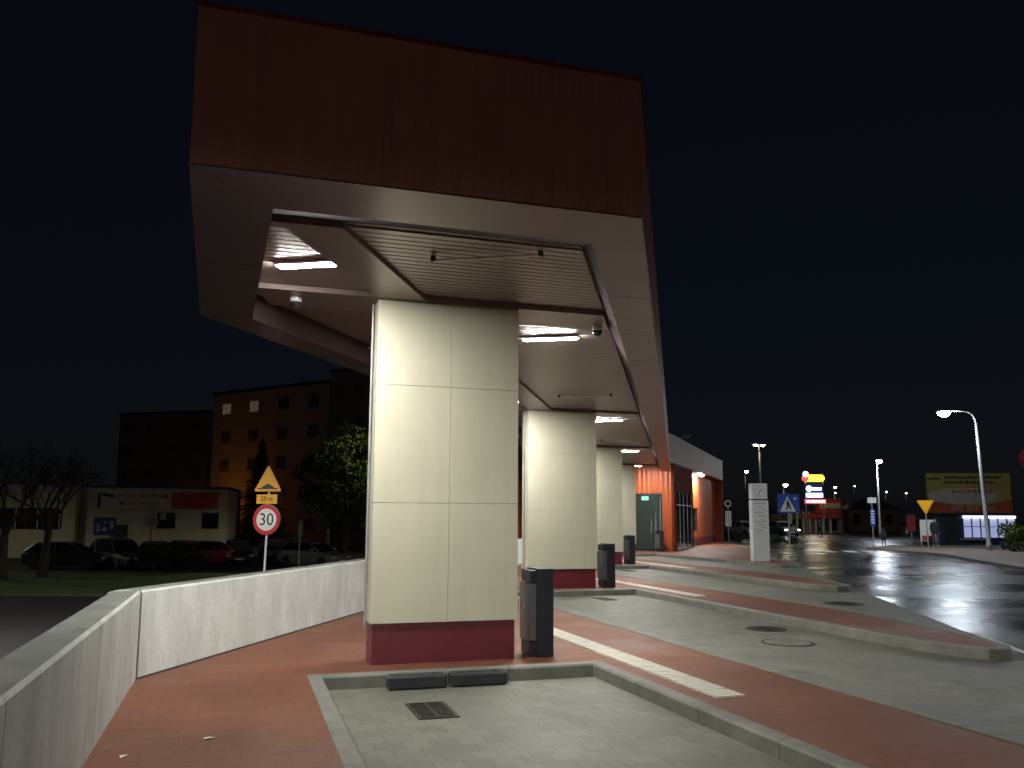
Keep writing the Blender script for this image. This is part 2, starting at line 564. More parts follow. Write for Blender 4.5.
# ------------------------------------------------------------------ ground, bays, platforms
g = MB().prism([(-900, -300), (900, -300), (900, 900), (-900, 900)], -1.6, -1.25).build('ground', M['base_ground'])
struct(g, 'dark bare ground of the town reaching the horizon')
g = MB().prism([(-140, 3), (10, 3), (20, 31), (-140, 31)], -1.30, -1.236).build('side_road', M['asphalt'])
struct(g, 'dark lower road behind the concrete wall')
g = MB().prism([(-140, 31.2), (20, 31.2), (22, 43.5), (-140, 43.5)], -1.30, -1.20).build('grass_verge', M['grass'])
struct(g, 'green grass verge between road and parked cars')
g = MB().prism([(-140, 43.6), (20, 43.6), (20, 58), (-140, 58)], -1.30, -1.236).build('parking_lot', M['asphalt'])
struct(g, 'dark asphalt car park in front of low building')

# forecourt: one slab, in bay coordinates
WLF = -0.80                                # inner face of the bay-side wall
slab = [(WLF - .28, -40), (WLF - .28, 8.9), (WLF - .28 + KR * 330, 338.9), (700, 338.9), (700, -40)]
o = MB().prism(slab, -1.4, 0.0).build('forecourt', M['grey_paver'])
struct(o, 'grey block paving of the bus bays', A)
RL0 = (9.10, 8.31)                         # seam between block paving and wet asphalt


def seam(b):
    return RL0[0] + KR * (b - RL0[1])


road = [(seam(-30), -30), (seam(330), 330), (690, 330), (690, -30)]
o = MB().prism(road, -0.05, 0.004).build('bus_road', M['asphalt_wet'])
struct(o, 'wet black asphalt road reflecting the street lamps', A)

R0, L0, B0 = 3.55, 0.64, 8.42              # first bay: right kerb, left kerb, head kerb


def nose(R, B):
    return [(R, B - 7.46), (R + .04, B - 8.0), (R + .12, B - 8.45), (R + .28, B - 8.76), (R + .52, B - 8.84),
            (R + .76, B - 8.62), (R + .98, B - 8.1), (R + 1.25, B - 7.1), (R + 1.5, B - 5.7), (R + MODF - (R0 - L0), B - 4.2)]


L0A = .84                                  # kerb of the nearest bay stands a little further in
edge = [(L0A - .12, -12.0), (L0A, B0), (R0, B0)]
for k in range(3):
    R, B = R0 + k * MODF, B0 + k * MODB
    edge += nose(R, B)
    edge += [(L0 + (k + 1) * MODF, B + MODB), (R0 + (k + 1) * MODF, B + MODB)]
Rp, Bp = R0 + 3 * MODF, B0 + 3 * MODB
edge += [(Rp, 25.6), (Rp + .15, 25.0), (Rp + .55, 24.7), (Rp + 1.0, 25.1), (seam(29) - .3, 29.5), (seam(40) - .3, 40), (seam(52) - 1.0, 52), (24, 60)]
inner = [(22, 62), (WLF + KR * 52, 60.7), (WLF, 8.9), (WLF, -12.0)]
pave = edge + inner


def offset_line(pts, d):
    """shift an open polyline to its left by d"""
    out = []
    for i, p in enumerate(pts):
        a = Vector(pts[max(i - 1, 0)]); b = Vector(p); c = Vector(pts[min(i + 1, len(pts) - 1)])
        n1 = (b - a).normalized() if i > 0 else (c - b).normalized()
        n2 = (c - b).normalized() if i < len(pts) - 1 else n1
        l1 = Vector((-n1.y, n1.x)); l2 = Vector((-n2.y, n2.x))
        m = l1 + l2
        m = m / max(0.3, m.length_squared) * 2
        if m.length > 1.6:
            m = m.normalized() * 1.6
        out.append((b.x + m.x * d, b.y + m.y * d))
    return out


kerb_in = offset_line(edge, 0.14)
red = offset_line(edge, 0.05) + inner
o = MB().prism(red, -0.08, 0.120).build('pavement', M['red_paver'])
struct(o, 'red block paving of the boarding platforms', A)
kb = MB()
for i in range(len(edge) - 1):
    a, b = Vector(edge[i]), Vector(edge[i + 1])
    ai, bi = Vector(kerb_in[i]), Vector(kerb_in[i + 1])
    n = max(1, round((b - a).length / 1.0))
    gap = 0.004 / max((b - a).length, 0.05)
    for j in range(n):
        t0, t1 = j / n + (gap if j else 0), (j + 1) / n - (gap if j < n - 1 else 0)
        q = [a.lerp(b, t0), a.lerp(b, t1), bi.lerp(ai, 1 - t1), bi.lerp(ai, 1 - t0)]
        # bevelled upper outer edge
        o0 = [q[0].lerp(q[3], 0.12), q[1].lerp(q[2], 0.12)]
        vs = [(q[0].x, q[0].y, -.06), (q[1].x, q[1].y, -.06), (q[2].x, q[2].y, -.06), (q[3].x, q[3].y, -.06),
              (q[0].x, q[0].y, .108), (q[1].x, q[1].y, .108), (o0[1].x, o0[1].y, .126), (o0[0].x, o0[0].y, .126),
              (q[2].x, q[2].y, .126), (q[3].x, q[3].y, .126)]
        kb.add(vs, [(0, 1, 5, 4), (4, 5, 6, 7), (7, 6, 8, 9), (1, 2, 8, 6, 5), (3, 0, 4, 7, 9), (2, 3, 9, 8), (3, 2, 1, 0)])
o = kb.build('kerb', M['kerb'])
struct(o, 'grey concrete kerb stones round the bus bays', A)

# tactile strips
for k in range(3):
    R, B = R0 + k * MODF, B0 + k * MODB
    t = MB()
    y = B - 1.85
    while y < B + 2.9:
        t.box(R + .33, R + .61, y, y + .288, .112, .1235)
        for q in range(4):
            t.box(R + .333, R + .607, y + .008 + q * .072, y + .054 + q * .072, .123, .134)
        y += .30
    o = t.build('tactile_strip', M['tactile'])
    struct(o, 'white ribbed tactile strip set in the red platform', A)

# right-hand pavement (beyond the wet road)
pv = [W(23.9, 21.2), W(26.9, 26.4), W(29.9, 30.9), W(30.9, 33.2), W(31.2, 35.2), W(33.0, 39.8)]
pp = [(p.x, p.y) for p in pv]
rp = pp + [(22.6, 52.0), (70, 62), (90, 10), (30, 14.0)]
o = MB().prism(rp, -0.05, 0.11).build('far_pavement', M['side_pave'])
struct(o, 'brown pavement along the far side of the wet road')
kb = MB()
for i in range(len(pp) - 1):
    a, b = Vector(pp[i]), Vector(pp[i + 1])
    n = Vector((-(b - a).y, (b - a).x)).normalized() * -0.16
    kb.add([(a.x - n.x * .05, a.y - n.y * .05, -.04), (b.x - n.x * .05, b.y - n.y * .05, -.04), (b.x + n.x, b.y + n.y, -.04), (a.x + n.x, a.y + n.y, -.04),
            (a.x - n.x * .05, a.y - n.y * .05, .116), (b.x - n.x * .05, b.y - n.y * .05, .116), (b.x + n.x, b.y + n.y, .116), (a.x + n.x, a.y + n.y, .116)],
           [(0, 1, 5, 4), (4, 5, 6, 7), (2, 3, 7, 6)])
o = kb.build('far_kerb', M['kerb'])
struct(o, 'kerb of the pavement across the wet road')

# zebra crossing and edge line
zb = MB()
for i, (x, dx) in enumerate(((14.55, .62), (15.5, .5), (16.55, .62), (17.6, .5), (18.5, .6), (19.3, .45))):
    y = 42.6 + .15 * i
    zb.add([(x, y, .009), (x + dx, y, .009), (x + dx + .5, y + 2.5, .009), (x + .5, y + 2.5, .009)], [(0, 1, 2, 3)])
o = zb.build('crossing_marking', M['roadpaint'])
struct(o, 'worn white zebra stripes across the wet road')
ln = MB()
s0, s1 = W(seam(4.0) + .02, 4.0), W(seam(10.2) + .02, 10.2)
d = (s1 - s0).normalized(); nn = Vector((d.y, -d.x, 0))
ln.add([(s0.x, s0.y, .008), (s0.x + nn.x * .1, s0.y + nn.y * .1, .008), (s1.x + nn.x * .1, s1.y + nn.y * .1, .008), (s1.x, s1.y, .008)], [(0, 1, 2, 3)])
o = ln.build('edge_marking', M['roadpaint'])
struct(o, 'white edge line between paving and wet asphalt')

# drains, manholes and wheel stops
for k, (f, b, w, h, lab) in enumerate(((1.46, 7.02, .34, .60, 'dark cast iron drain grate in the nearest empty bay'),
                                       (6.95, 15.9, .30, .62, 'dark drain grate at the head of the second bay'),
                                       (11.4, 24.3, .30, .62, 'dark drain grate at the head of the third bay'))):
    t = thing('drain_grate', lab, 'drain', W(f + w / 2, b + h / 2, 0), A, 'drain grates at the heads of the bays')
    fr = MB()
    fr.box(-w / 2, w / 2, -h / 2, -h / 2 + .03, .0, .010).box(-w / 2, w / 2, h / 2 - .03, h / 2, .0, .010)
    fr.box(-w / 2, -w / 2 + .03, -h / 2 + .03, h / 2 - .03, .0, .010).box(w / 2 - .03, w / 2, -h / 2 + .03, h / 2 - .03, .0, .010)
    fr.build('frame', M['iron'], t)
    br = MB().box(-w / 2 + .03, w / 2 - .03, -h / 2 + .03, h / 2 - .03, .001, .003)
    y = -h / 2 + .05
    while y < h / 2 - .06:
        br.box(-w / 2 + .03, -.012, y, y + .022, .003, .009).box(.012, w / 2 - .03, y, y + .022, .003, .009)
        y += .046
    br.box(-.012, .012, -h / 2 + .03, h / 2 - .03, .003, .011)
    br.build('grating', M['iron'], t)


def manhole(f, b, r, lab, mat):
    t = thing('manhole_cover', lab, 'manhole cover', W(f, b, 0), A)
    ring = MB().lathe([(r, 0), (r, .008), (r - .04, .008), (r - .042, .004)], 36)
    ring.build('ring', M['iron'], t)
    lid = MB().lathe([(r - .045, 0), (r - .045, .006), (r - .055, .008), (.01, .008)], 36)
    for i in range(-4, 5):
        for j in range(-4, 5):
            x, y = i * r * .17, j * r * .17
            if x * x + y * y < (r - .12) ** 2:
                lid.box(x - .02, x + .02, y - .02, y + .02, .007, .012)
    lid.build('lid', mat, t)


manhole(7.50, 11.26, .30, 'dark round manhole cover in the second bay', M['iron'])
manhole(6.95, 9.95, .34, 'pale worn manhole cover nearer than the dark one', M['kerb'])
manhole(11.2, 14.2, .36, 'dark iron cover standing in for a wet patch beside the road', M['iron'])  # stands in for a dark wet patch on the paving

for i, (f0, f1, lab) in enumerate(((1.42, 1.98, 'black rubber wheel stop nearer the light kerb, left of its twin'), (2.02, 2.58, 'black rubber wheel stop nearer the dark litter bin, right of its twin'))):
    t = thing('wheel_stop', lab, 'wheel stop', W((f0 + f1) / 2, 8.32 - .012, 0), A, 'rubber wheel stops at the head of the near bay')
    w = (f1 - f0) / 2
    MB().box(-w, w, -.085, .085, 0, .128, 0, .02).build('rubber_block', M['rubber'], t)
    for x in (-w * .6, w * .6):
        MB().lathe([(.018, .128), (.018, .134), (.01, .136)], 10, 0, (x, 0, 0)).build('bolt', M['iron'], t)

for px, py, lab in ((143, 744, 'pale fallen leaf on the red paving, nearer the wall'), (224, 727, 'pale fallen leaf on the red paving, nearer the kerb')):
    d = 1.48 / ((py - 516) / 862.13 + .001)
    m = MB().add([(-.045, 0, 0), (-.02, .022, .006), (.02, .02, .010), (.05, 0, .004), (.02, -.02, .008), (-.02, -.022, .004)], [(0, 5, 4, 3, 2, 1)])
    o = m.build('fallen_leaf', M['roadpaint'])
    o.location = ((px - 512) / 862.13 * d, d, .123)
    o.rotation_euler = (0, 0, px)
    tag(o, lab, 'leaf', 'fallen leaves')

# ------------------------------------------------------------------ retaining wall
HW = 0.915
wall = thing('retaining_wall', 'low pale concrete retaining wall bending round the red platform', 'wall', W(WLF, 8.75, 0), A)


def wall_panel(p0, p1, th, first=False):
    a, b = Vector(p0), Vector(p1)
    d = (b - a).normalized(); n = Vector((-d.y, d.x)) * th
    a2, b2 = a + d * .006, b - d * .006
    c = .02
    m = MB().prism([(a2.x, a2.y), (b2.x, b2.y), (b2.x + n.x, b2.y + n.y), (a2.x + n.x, a2.y + n.y)], -1.35, HW - c)
    ni = n.normalized() * c
    top = [(a2 + ni), (b2 + ni), (b2 + n - ni), (a2 + n - ni)]
    bot = [a2, b2, b2 + n, a2 + n]
    m.add([(p.x, p.y, HW - c) for p in bot] + [(p.x, p.y, HW) for p in top],
          [(0, 1, 5, 4), (1, 2, 6, 5), (2, 3, 7, 6), (3, 0, 4, 7)], 0)
    m.add([(p.x, p.y, HW) for p in top], [(0, 1, 2, 3)], 1)
    m.build('wall_panel', [M['concrete'], M['concrete_cap']], wall)


y = -0.02
for l in (2.45, 2.45, 2.45, 2.45, 2.45, 2.45, 2.45):
    wall_panel((0, y - l), (0, y), .26)
    y -= l
dR = Vector((KR, 1)).normalized()
s = 0.02
for l in (4.25, 3.6, 3.6, 3.6, 3.6, 3.6, 3.6, 3.6, 3.6, 3.6, 3.6):
    p, q = dR * s, dR * (s + l)
    wall_panel((p.x, p.y), (q.x, q.y), .26)
    s += l
bj = MB()  # dark strip painting in the line of shade at the wall foot
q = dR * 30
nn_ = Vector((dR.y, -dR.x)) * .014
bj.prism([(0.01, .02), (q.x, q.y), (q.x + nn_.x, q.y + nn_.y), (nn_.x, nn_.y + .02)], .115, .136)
bj.build('base_shade_strip', M['dark'], wall)
MB().prism([(-.27, -.1), (-.002, -.016), (-.002, .0), (-.23, .16)], -1.35, HW - .004).build('corner_post', M['concrete'], wall)

# ------------------------------------------------------------------ piers
ZT = 3.894
pier_labels = ['nearest cream clad pier with burgundy plinth under the canopy front',
               'second cream pier from the canopy front, beside the second litter bin',
               'third cream pier from the canopy front, half hidden behind the second',
               'farthest cream pier, closest to the orange terminal wall']
PF, PB, PW, PD = 1.34, 8.932, 1.562, 0.42


def make_pier():
    t = thing('pier', pier_labels[0], 'pier', W(PF, PB, .12), A, 'cream piers carrying the canopy')
    h = ZT - .12
    MB().box(.05, PW - .05, .05, PD - .05, 0, h - .002).build('core', M['joint'], t)
    pl = MB().box(.025, PW - .025, .025, PD - .025, 0, .40)
    pl.build('plinth', M['plinth'], t)
    zs = [.405, 1.625, 2.86, h - .004]
    xs = [0, .80, PW]
    g = .0018
    for j in range(3):
        for i in range(2):
            for (y0, y1) in ((0, .028), (PD - .028, PD)):
                MB().box(xs[i] + (g if i else 0), xs[i + 1] - (g if i == 0 else 0), y0, y1, zs[j] + g, zs[j + 1] - g, 0, .0015).build('cladding_panel', M['cream'], t)
        for x0, x1 in ((.001, .029), (PW - .029, PW - .001)):
            MB().box(x0, x1, .032, PD - .032, zs[j] + g, zs[j + 1] - g, 0, .0015).build('side_panel', M['cream'], t)
    MB().tube([(-.022, PD * .55, .35), (-.022, PD * .55, h - .01)], .013, 8).build('downpipe', M['galv'], t)
    return t


pier = make_pier()
for k in range(1, 4):
    dup(pier, pier_labels[k], W(PF + k * MODF, PB + k * MODB, .12), A)


# ------------------------------------------------------------------ litter bins
def make_bin(lab, loc):
    t = thing('litter_bin', lab, 'litter bin', loc, A, 'anthracite litter bins beside the piers')
    w, d, h = .27, .36, .93
    MB().box(.08, w, 0, d, .0, h, 0, .006).build('body', M['anthracite'], t)
    MB().box(0, .08, .04, d - .0, .16, h - .16, 0, .004).build('door_panel', M['bin_inner'], t)
    for za, zb in ((h - .15, h - .02), (.01, .15)):
        MB().box(.01, .078, .02, d - .02, za, zb, 0, .004).build('side_frame', M['anthracite'], t)
    MB().box(-.012, .0, .15, .21, .50, .53, 0, .003).build('lock', M['galv'], t)
    return t


bn = make_bin('large anthracite litter bin beside the nearest pier', W(3.07, 9.0, .12))
for k, lab in ((1, 'anthracite litter bin beside the second pier'), (2, 'anthracite litter bin beside the third pier'), (3, 'small distant litter bin standing before the orange end wall')):
    dup(bn, lab, W(3.07 + k * MODF + .02, 9.0 + k * MODB, .12) if k < 3 else Vector((6.62, 39.2, .12)), A)

# ------------------------------------------------------------------ canopy
ZS, ZF = 3.67, 4.68
CF, CB = 2.1, 8.9
FB_ = 5.235


def outR(b):
    return 2.60 + KR * (b - FB_)


def outL(b):
    if b < 9.35:
        return -.36 - .022 * (b - FB_)
    if b < 12.84:
        return -.45 + .673 * (b - 9.35)
    return 1.90 + KR * (b - 12.84)


BND = .52


def inR(b):
    return outR(b) - .45


def inRc(b):
    return inR(b) - .20


def inL(b):
    return outL(b) + BND


INF = 5.86                                  # front edge of the recess
END_R, END_L = (18.35, 34.55), (14.95, 37.1)


def endb(side):
    return END_R[1] if side else END_L[1]


def endcut(f):
    t = (f - END_R[0]) / (END_L[0] - END_R[0])
    return END_R[1] + t * (END_L[1] - END_R[1])


canopy = thing('bus_station_canopy', 'long rust red canopy with lit recessed ceiling carried on cream piers', 'canopy', W(CF, CB, ZS), A)


def cb(mb, name, mat, z=0.0):
    return mb.move((-CF, -CB, -ZS)).build(name, mat, canopy)


outline = [(outL(FB_), FB_), (outR(FB_), FB_), END_R, END_L, (outL(12.84), 12.84), (outL(9.35), 9.35)]
FT = .11
# fascia sheets: front, right flank, left flank
cb(MB().prism([(outL(FB_), FB_), (outR(FB_), FB_), (outR(FB_) - .04, FB_ + FT), (outL(FB_) + .04, FB_ + FT)], ZS + .012, ZF), 'fascia', M['fascia'])
cb(MB().prism([(outR(FB_) + .002, FB_ + .002), END_R, (END_R[0] - FT, END_R[1]), (outR(FB_) - .045, FB_ + FT + .004)], ZS + .012, ZF - .004), 'fascia', M['fascia_side'])
lf = [(outL(FB_) - .002, FB_ + .002), (outL(FB_) + .038, FB_ + FT + .004), (outL(9.35) + FT, 9.38), (outL(12.84) + FT, 12.80), (END_L[0] + FT, END_L[1]), END_L,
      (outL(12.84), 12.84), (outL(9.35), 9.35)]
cb(MB().prism(lf, ZS + .012, ZF - .004), 'fascia', M['fascia_side'])
cb(MB().prism([(outL(FB_) + .05, FB_ + .05), (outR(FB_) - .05, FB_ + .05), (END_R[0] - .05, END_R[1]), (END_L[0] + .05, END_L[1]), (outL(12.84) + .05, 12.84), (outL(9.35) + .05, 9.35)], ZF - .25, ZF - .08), 'roof', M['joint'])
tr = MB()
tr.prism([(outL(FB_) - .012, FB_ - .012), (outR(FB_) + .012, FB_ - .012), (outR(FB_) - .01, FB_ + FT), (outL(FB_) + .01, FB_ + FT)], ZF + .001, ZF + .03)
tr.prism([(outR(FB_) + .014, FB_), (END_R[0] + .012, END_R[1]), (END_R[0] - FT, END_R[1]), (outR(FB_) - .06, FB_ + FT + .01)], ZF + .001, ZF + .028)
cb(tr, 'coping', M['portal'])
# soffit frame: front band, right band, left bands in sheets with hairline joints
zt0, zt1 = ZS, ZS + .03
fr = MB().prism([(outL(FB_) + .004, FB_ + .004), (outR(FB_) - .004, FB_ + .004), (inR(INF), INF), (inL(INF), INF)], zt0, zt1)
cb(fr, 'soffit_band', M['soffit'])
rb = MB()
bs_ = [FB_ + .006, 7.25, 8.75, 10.25] + [10.25 + 2.2 * i for i in range(1, 12)]
bs_ = [b for b in bs_ if b < 34.0] + [34.5]
for i in range(len(bs_) - 1):
    a, b = bs_[i] + .004, bs_[i + 1] - .004
    if i == 0:
        rb.prism([(outR(FB_ + .006) - .003, FB_ + .008), (outR(b) - .003, b), (inR(b), b), (inR(INF), INF + .002)], zt0 + .001, zt1)
    else:
        rb.prism([(outR(a) - .003, a), (outR(b) - .003, b), (inR(b), b), (inR(a), a)], zt0 + .001, zt1)
cb(rb, 'soffit_band', M['soffit'])
lb = MB()
bl_ = [FB_ + .006, 7.3, 9.35, 11.1, 12.84] + [12.84 + 2.2 * i for i in range(1, 13)]
bl_ = [b for b in bl_ if b < 36.6] + [36.9]
for i in range(len(bl_) - 1):
    a, b = bl_[i] + .004, bl_[i + 1] - .004
    if i == 0:
        lb.prism([(outL(a) + .003, a + .003), (inL(INF), INF + .002), (inL(b), b), (outL(b) + .003, b)], zt0 + .001, zt1)
    else:
        lb.prism([(outL(a) + .003, a), (inL(a), a), (inL(b), b), (outL(b) + .003, b)], zt0 + .001, zt1)
cb(lb, 'soffit_band', M['soffit'])
# recess sides
ZC = 3.955
INC = 6.78                                  # ceiling starts here, behind the sloping front recess side
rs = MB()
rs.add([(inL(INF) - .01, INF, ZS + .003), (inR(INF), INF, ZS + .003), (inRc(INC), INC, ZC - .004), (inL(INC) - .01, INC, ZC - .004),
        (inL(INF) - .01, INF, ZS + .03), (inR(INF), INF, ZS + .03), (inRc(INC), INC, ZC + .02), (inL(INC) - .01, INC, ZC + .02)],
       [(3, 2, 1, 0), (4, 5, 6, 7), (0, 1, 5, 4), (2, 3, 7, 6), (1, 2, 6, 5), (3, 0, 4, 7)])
cb(rs, 'recess_side', M['recess_dark'])
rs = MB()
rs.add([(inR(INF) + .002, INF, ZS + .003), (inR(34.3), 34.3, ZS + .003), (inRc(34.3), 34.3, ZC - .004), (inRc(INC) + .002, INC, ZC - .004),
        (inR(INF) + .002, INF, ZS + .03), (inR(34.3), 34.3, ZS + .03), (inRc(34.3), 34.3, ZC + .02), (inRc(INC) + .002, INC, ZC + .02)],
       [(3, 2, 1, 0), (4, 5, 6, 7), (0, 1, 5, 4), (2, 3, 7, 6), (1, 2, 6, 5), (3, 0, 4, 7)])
cb(rs, 'recess_side', M['recess_dark'])
rs = MB()
li = [INF, 9.35, 12.84, 36.6]
for a, b in zip(li[:-1], li[1:]):
    rs.prism([(inL(a), a), (inL(b), b), (inL(b) - .02, b), (inL(a) - .02, a)], ZS + .004, ZC - .002)
cb(rs, 'recess_side', M['side_brown'])
cl = [(inL(INC) - .03, INC - .03), (inRc(INC) + .03, INC - .03), (END_R[0] - .2, END_R[1]), (END_L[0] + .2, END_L[1]), (inL(12.84) - .03, 12.84), (inL(9.35) - .03, 9.35)]
cb(MB().prism(cl, ZC, ZC + .05), 'ceiling_sheet', M['ceiling'])


def spR(b):
    return 1.81 + KR * (b - 8.82)


def spL(b):
    return 1.29 + KR * (b - 8.82)


cb(MB().prism([(inL(INC) + .004, INC + .004), (spR(INC + .004), INC + .004), (spR(34.9), 34.9), (spL(35.2), 35.2), (spL(INC + .14), INC + .14), (inL(INC) + .004, INC + .12)], ZT, ZC - .003), 'spine_panel', M['ceiling'])
for k in range(4):
    b0 = 8.885 + k * MODB
    b1 = b0 + .72
    if k == 3:
        b1 = b0 + .45
    cb(MB().prism([(inL(b0) + .003, b0), (spL(b0) - .004, b0), (spL(b1) - .004, b1), (inL(b1) + .003, b1)], ZT + .001, ZC - .004), 'cross_band', M['ceiling'])
    cb(MB().prism([(spR(b0) + .004, b0), (inRc(b0) - .003, b0), (inRc(b1) - .003, b1), (spR(b1) + .004, b1)], ZT + .001, ZC - .004), 'cross_band', M['ceiling'])


def ribs(b0, b1, side):
    m = MB()
    b = b0
    while b + .092 <= b1:
        if side > 0:
            p = [(spR(b) + .006, b), (inRc(b) - .006, b), (inRc(b + .092) - .006, b + .092), (spR(b + .092) + .006, b + .092)]
        else:
            p = [(inL(b) + .006, b), (spL(b) - .006, b), (spL(b + .092) - .006, b + .092), (inL(b + .092) + .006, b + .092)]
        m.prism(p, ZC - .016, ZC - .002)
        b += .112
    cb(m, 'ribbed_panel', M['ceiling'])


ribs(6.85, 8.84, 1)
ribs(6.94, 8.25, -1)
for k in range(3):
    ribs(9.63 + k * MODB, 8.84 + (k + 1) * MODB - (0 if k < 2 else .3), 1)
    ribs(9.63 + k * MODB, 8.25 + (k + 1) * MODB, -1)

# linear lamps hung in the recess: lit ones and unlit rods
RR = -RA


def lamp_lit(f, b, lab, ln=.70):
    t = thing('linear_lamp', lab, 'ceiling lamp', W(f, b, 3.904), RR, 'lit linear lamps in the canopy ceiling')
    hs = MB().box(-ln / 2 - .02, ln / 2 + .02, -.07, .07, .018, .028)
    hs.box(-ln / 2 - .02, ln / 2 + .02, -.07, -.062, .004, .018).box(-ln / 2 - .02, ln / 2 + .02, .062, .07, .004, .018)
    hs.build('housing', M['white'], t)
    MB().box(-ln / 2, ln / 2, -.060, .060, .0, .017, 0, .005).build('diffuser', M['lamp_on'], t)
    return t


lamp_lit(.52, 7.98, 'glaring linear lamp in the left ribbed ceiling before the nearest pier', .56)
lb_ = ['glaring linear lamp just behind the nearest pier', 'glaring linear lamp just behind the second pier',
       'glaring linear lamp just behind the third pier', 'glaring linear lamp at the canopy end before the orange wall']
for k in range(4):
    lamp_lit(3.80 + k * MODF - (0.5 if k == 3 else 0), 10.37 + k * MODB - (0.85 if k == 3 else 0), lb_[k])
for k in range(3):
    lamp_lit(.52 + (k + 1) * MODF, 7.98 + (k + 1) * MODB, ['lit linear lamp hidden behind the nearest pier', 'lit linear lamp hidden behind the second pier', 'lit linear lamp hidden behind the third pier'][k], .56)


def rod(f, b, lab, ln=.98):
    t = thing('unlit_lamp', lab, 'ceiling lamp', W(f, b, 3.89), RR, 'unlit rod lamps in the canopy ceiling')
    MB().tube([(-ln / 2, 0, 0), (ln / 2, 0, 0)], .014, 8).build('rod', M['rod'], t)
    for x in (-ln / 2, ln / 2):
        MB().box(x - .02, x + .02, -.022, .022, -.012, .04, 0, .004).build('end_bracket', M['dark'], t)


rod(2.02, 7.16, 'unlit thin rod lamp in the ribbed ceiling at the canopy front')
rod(1.80, 11.55, 'unlit thin rod lamp on the brown ceiling left of the nearest pier')
rod(6.22, 15.05, 'unlit thin rod lamp in the ceiling before the second pier')
rod(10.76, 23.5, 'unlit thin rod lamp in the ceiling before the third pier')


def dome_cam(f, b, z, lab):
    t = thing('dome_camera', lab, 'security camera', W(f, b, z), A, 'white dome cameras under the canopy')
    MB().lathe([(.055, 0), (.06, -.02), (.06, -.05)], 20).build('mount', M['white'], t, True)
    MB().lathe([(.058, -.05), (.056, -.075), (.044, -.1), (.022, -.117), (.004, -.121)], 20).build('dome', M['glass_dark'], t, True)
    MB().tube([(0, .0, -.02), (0, .07, -.02), (0, .075, 0)], .014, 8).build('bracket', M['white'], t)


dome_cam(.50, 9.18, ZT, 'white dome camera on the brown ceiling left of the nearest pier')
dome_cam(4.06, 9.42, ZT, 'white dome camera on the bright ceiling right of the nearest pier')

# ------------------------------------------------------------------ terminal building
BA = -radians(20.3)
tb = thing('terminal_building', 'orange clad bus terminal with overhanging grey brown parapet', 'building', (7.03, 38.5, .12), BA)
H0, H1, TL, RC = 4.02, 5.22, 20.2, -.50
MB().prism([(-9.5, 0), (0, 0), (0, TL), (-9.5, TL)], H0, H1).build('parapet', M['parapet'], tb)
MB().prism([(-9.5, -.03), (.03, -.03), (.03, TL + .03), (-9.5, TL + .03)], H1 + .002, H1 + .06).build('coping', M['galv'], tb)
MB().prism([(-9.4, .06), (-.06, .06), (-.06, TL - .1), (-9.4, TL - .1)], H0 - .03, H0 - .003).build('overhang_soffit', M['orange'], tb)
# end wall facing the bays with a door opening
y0, y1 = 1.2, 1.4
DX0, DX1, DH = -1.98, -.56, 2.62
ew = MB()
ew.box(-9.4, DX0, y0, y1, 0, H0 - .032)
ew.box(DX1, -.14, y0, y1, 0, H0 - .032)
ew.box(DX0, DX1, y0, y1, DH, H0 - .032)
ew.build('end_wall', M['orange'], tb)
# lobby seen through the door
lob = MB()
lob.box(-5.2, -.72, 5.2, 5.3, 0, 3.0).box(-5.3, -5.2, 1.42, 5.3, 0, 3.0).box(-5.2, -.72, 1.42, 5.2, 3.0, 3.1).box(-5.2, -.72, 1.42, 5.2, -.1, .02)
lob.box(-1.25, -1.1, 2.6, 2.8, .02, 3.0).box(-.72, -.68, 1.42, 5.3, 0, 3.0)
lob.build('lobby', M['stone_grey'], tb)
MB().box(-2.6, -1.4, 2.4, 2.6, 2.93, 2.98).build('lobby_lamp', M['lobby_glow'], tb)
df = MB()
df.box(DX0, DX0 + .07, y0 + .03, y1 - .05, 0, DH).box(DX1 - .07, DX1, y0 + .03, y1 - .05, 0, DH).box(DX0 + .07, DX1 - .07, y0 + .03, y1 - .05, DH - .07, DH)
df.box(-1.02, -.96, y0 + .04, y1 - .06, 0, DH - .07).box(DX0 + .07, DX1 - .07, y0 + .04, y1 - .06, 0, .1)
door = df.build('door', M['anthracite'], tb)
MB().box(DX0 + .07, -1.02, y0 + .08, y0 + .09, .1, DH - .07).build('pane', M['glass'], door)
MB().box(-.96, DX1 - .07, y0 + .08, y0 + .09, .1, DH - .07).build('pane', M['glass'], door)
MB().box(-1.09, -1.06, y0 - .03, y0 + .04, .85, 1.35).build('handle', M['galv'], door)
es = MB().box(-1.56, -1.24, y0 + .2, y0 + .24, DH - .30, DH - .12).build('exit_sign', M['exit_sign'], tb)
ez = DH - .21
pg = MB().plate([(-1.40, ez), (-1.35, ez + .05), (-1.35, ez + .02), (-1.28, ez + .02), (-1.28, ez - .02), (-1.35, ez - .02), (-1.35, ez - .05)], y0 + .19, y0 + .198)
pg.build('pictogram', M['white'], es)
# dark entrance portal along the long side
PY = 7.0
pt = MB()
pt.box(-.138, -.02, 1.2, 1.95, 0, H0 - .04).box(-.14, -.02, PY - .25, PY, 0, H0 - .04).box(-.14, -.02, 1.95, PY - .25, 2.75, H0 - .04)
pt.box(RC, -.14, PY - .14, PY, 0, H0 - .04)
portal = pt.build('entrance_portal', M['portal'], tb)
pf = MB()
for yy in (1.97, 3.1, 4.2, 5.4, PY - .32):
    pf.box(-.115, -.065, yy, yy + .06, 0, 2.74)
pf.box(-.112, -.068, 2.03, PY - .32, 2.1, 2.15).box(-.112, -.068, 2.03, PY - .32, .02, .12)
pf.build('door_frame', M['white'], portal)
MB().box(-.095, -.087, 2.03, PY - .32, .12, 2.74).build('pane', M['glass_dark'], portal)
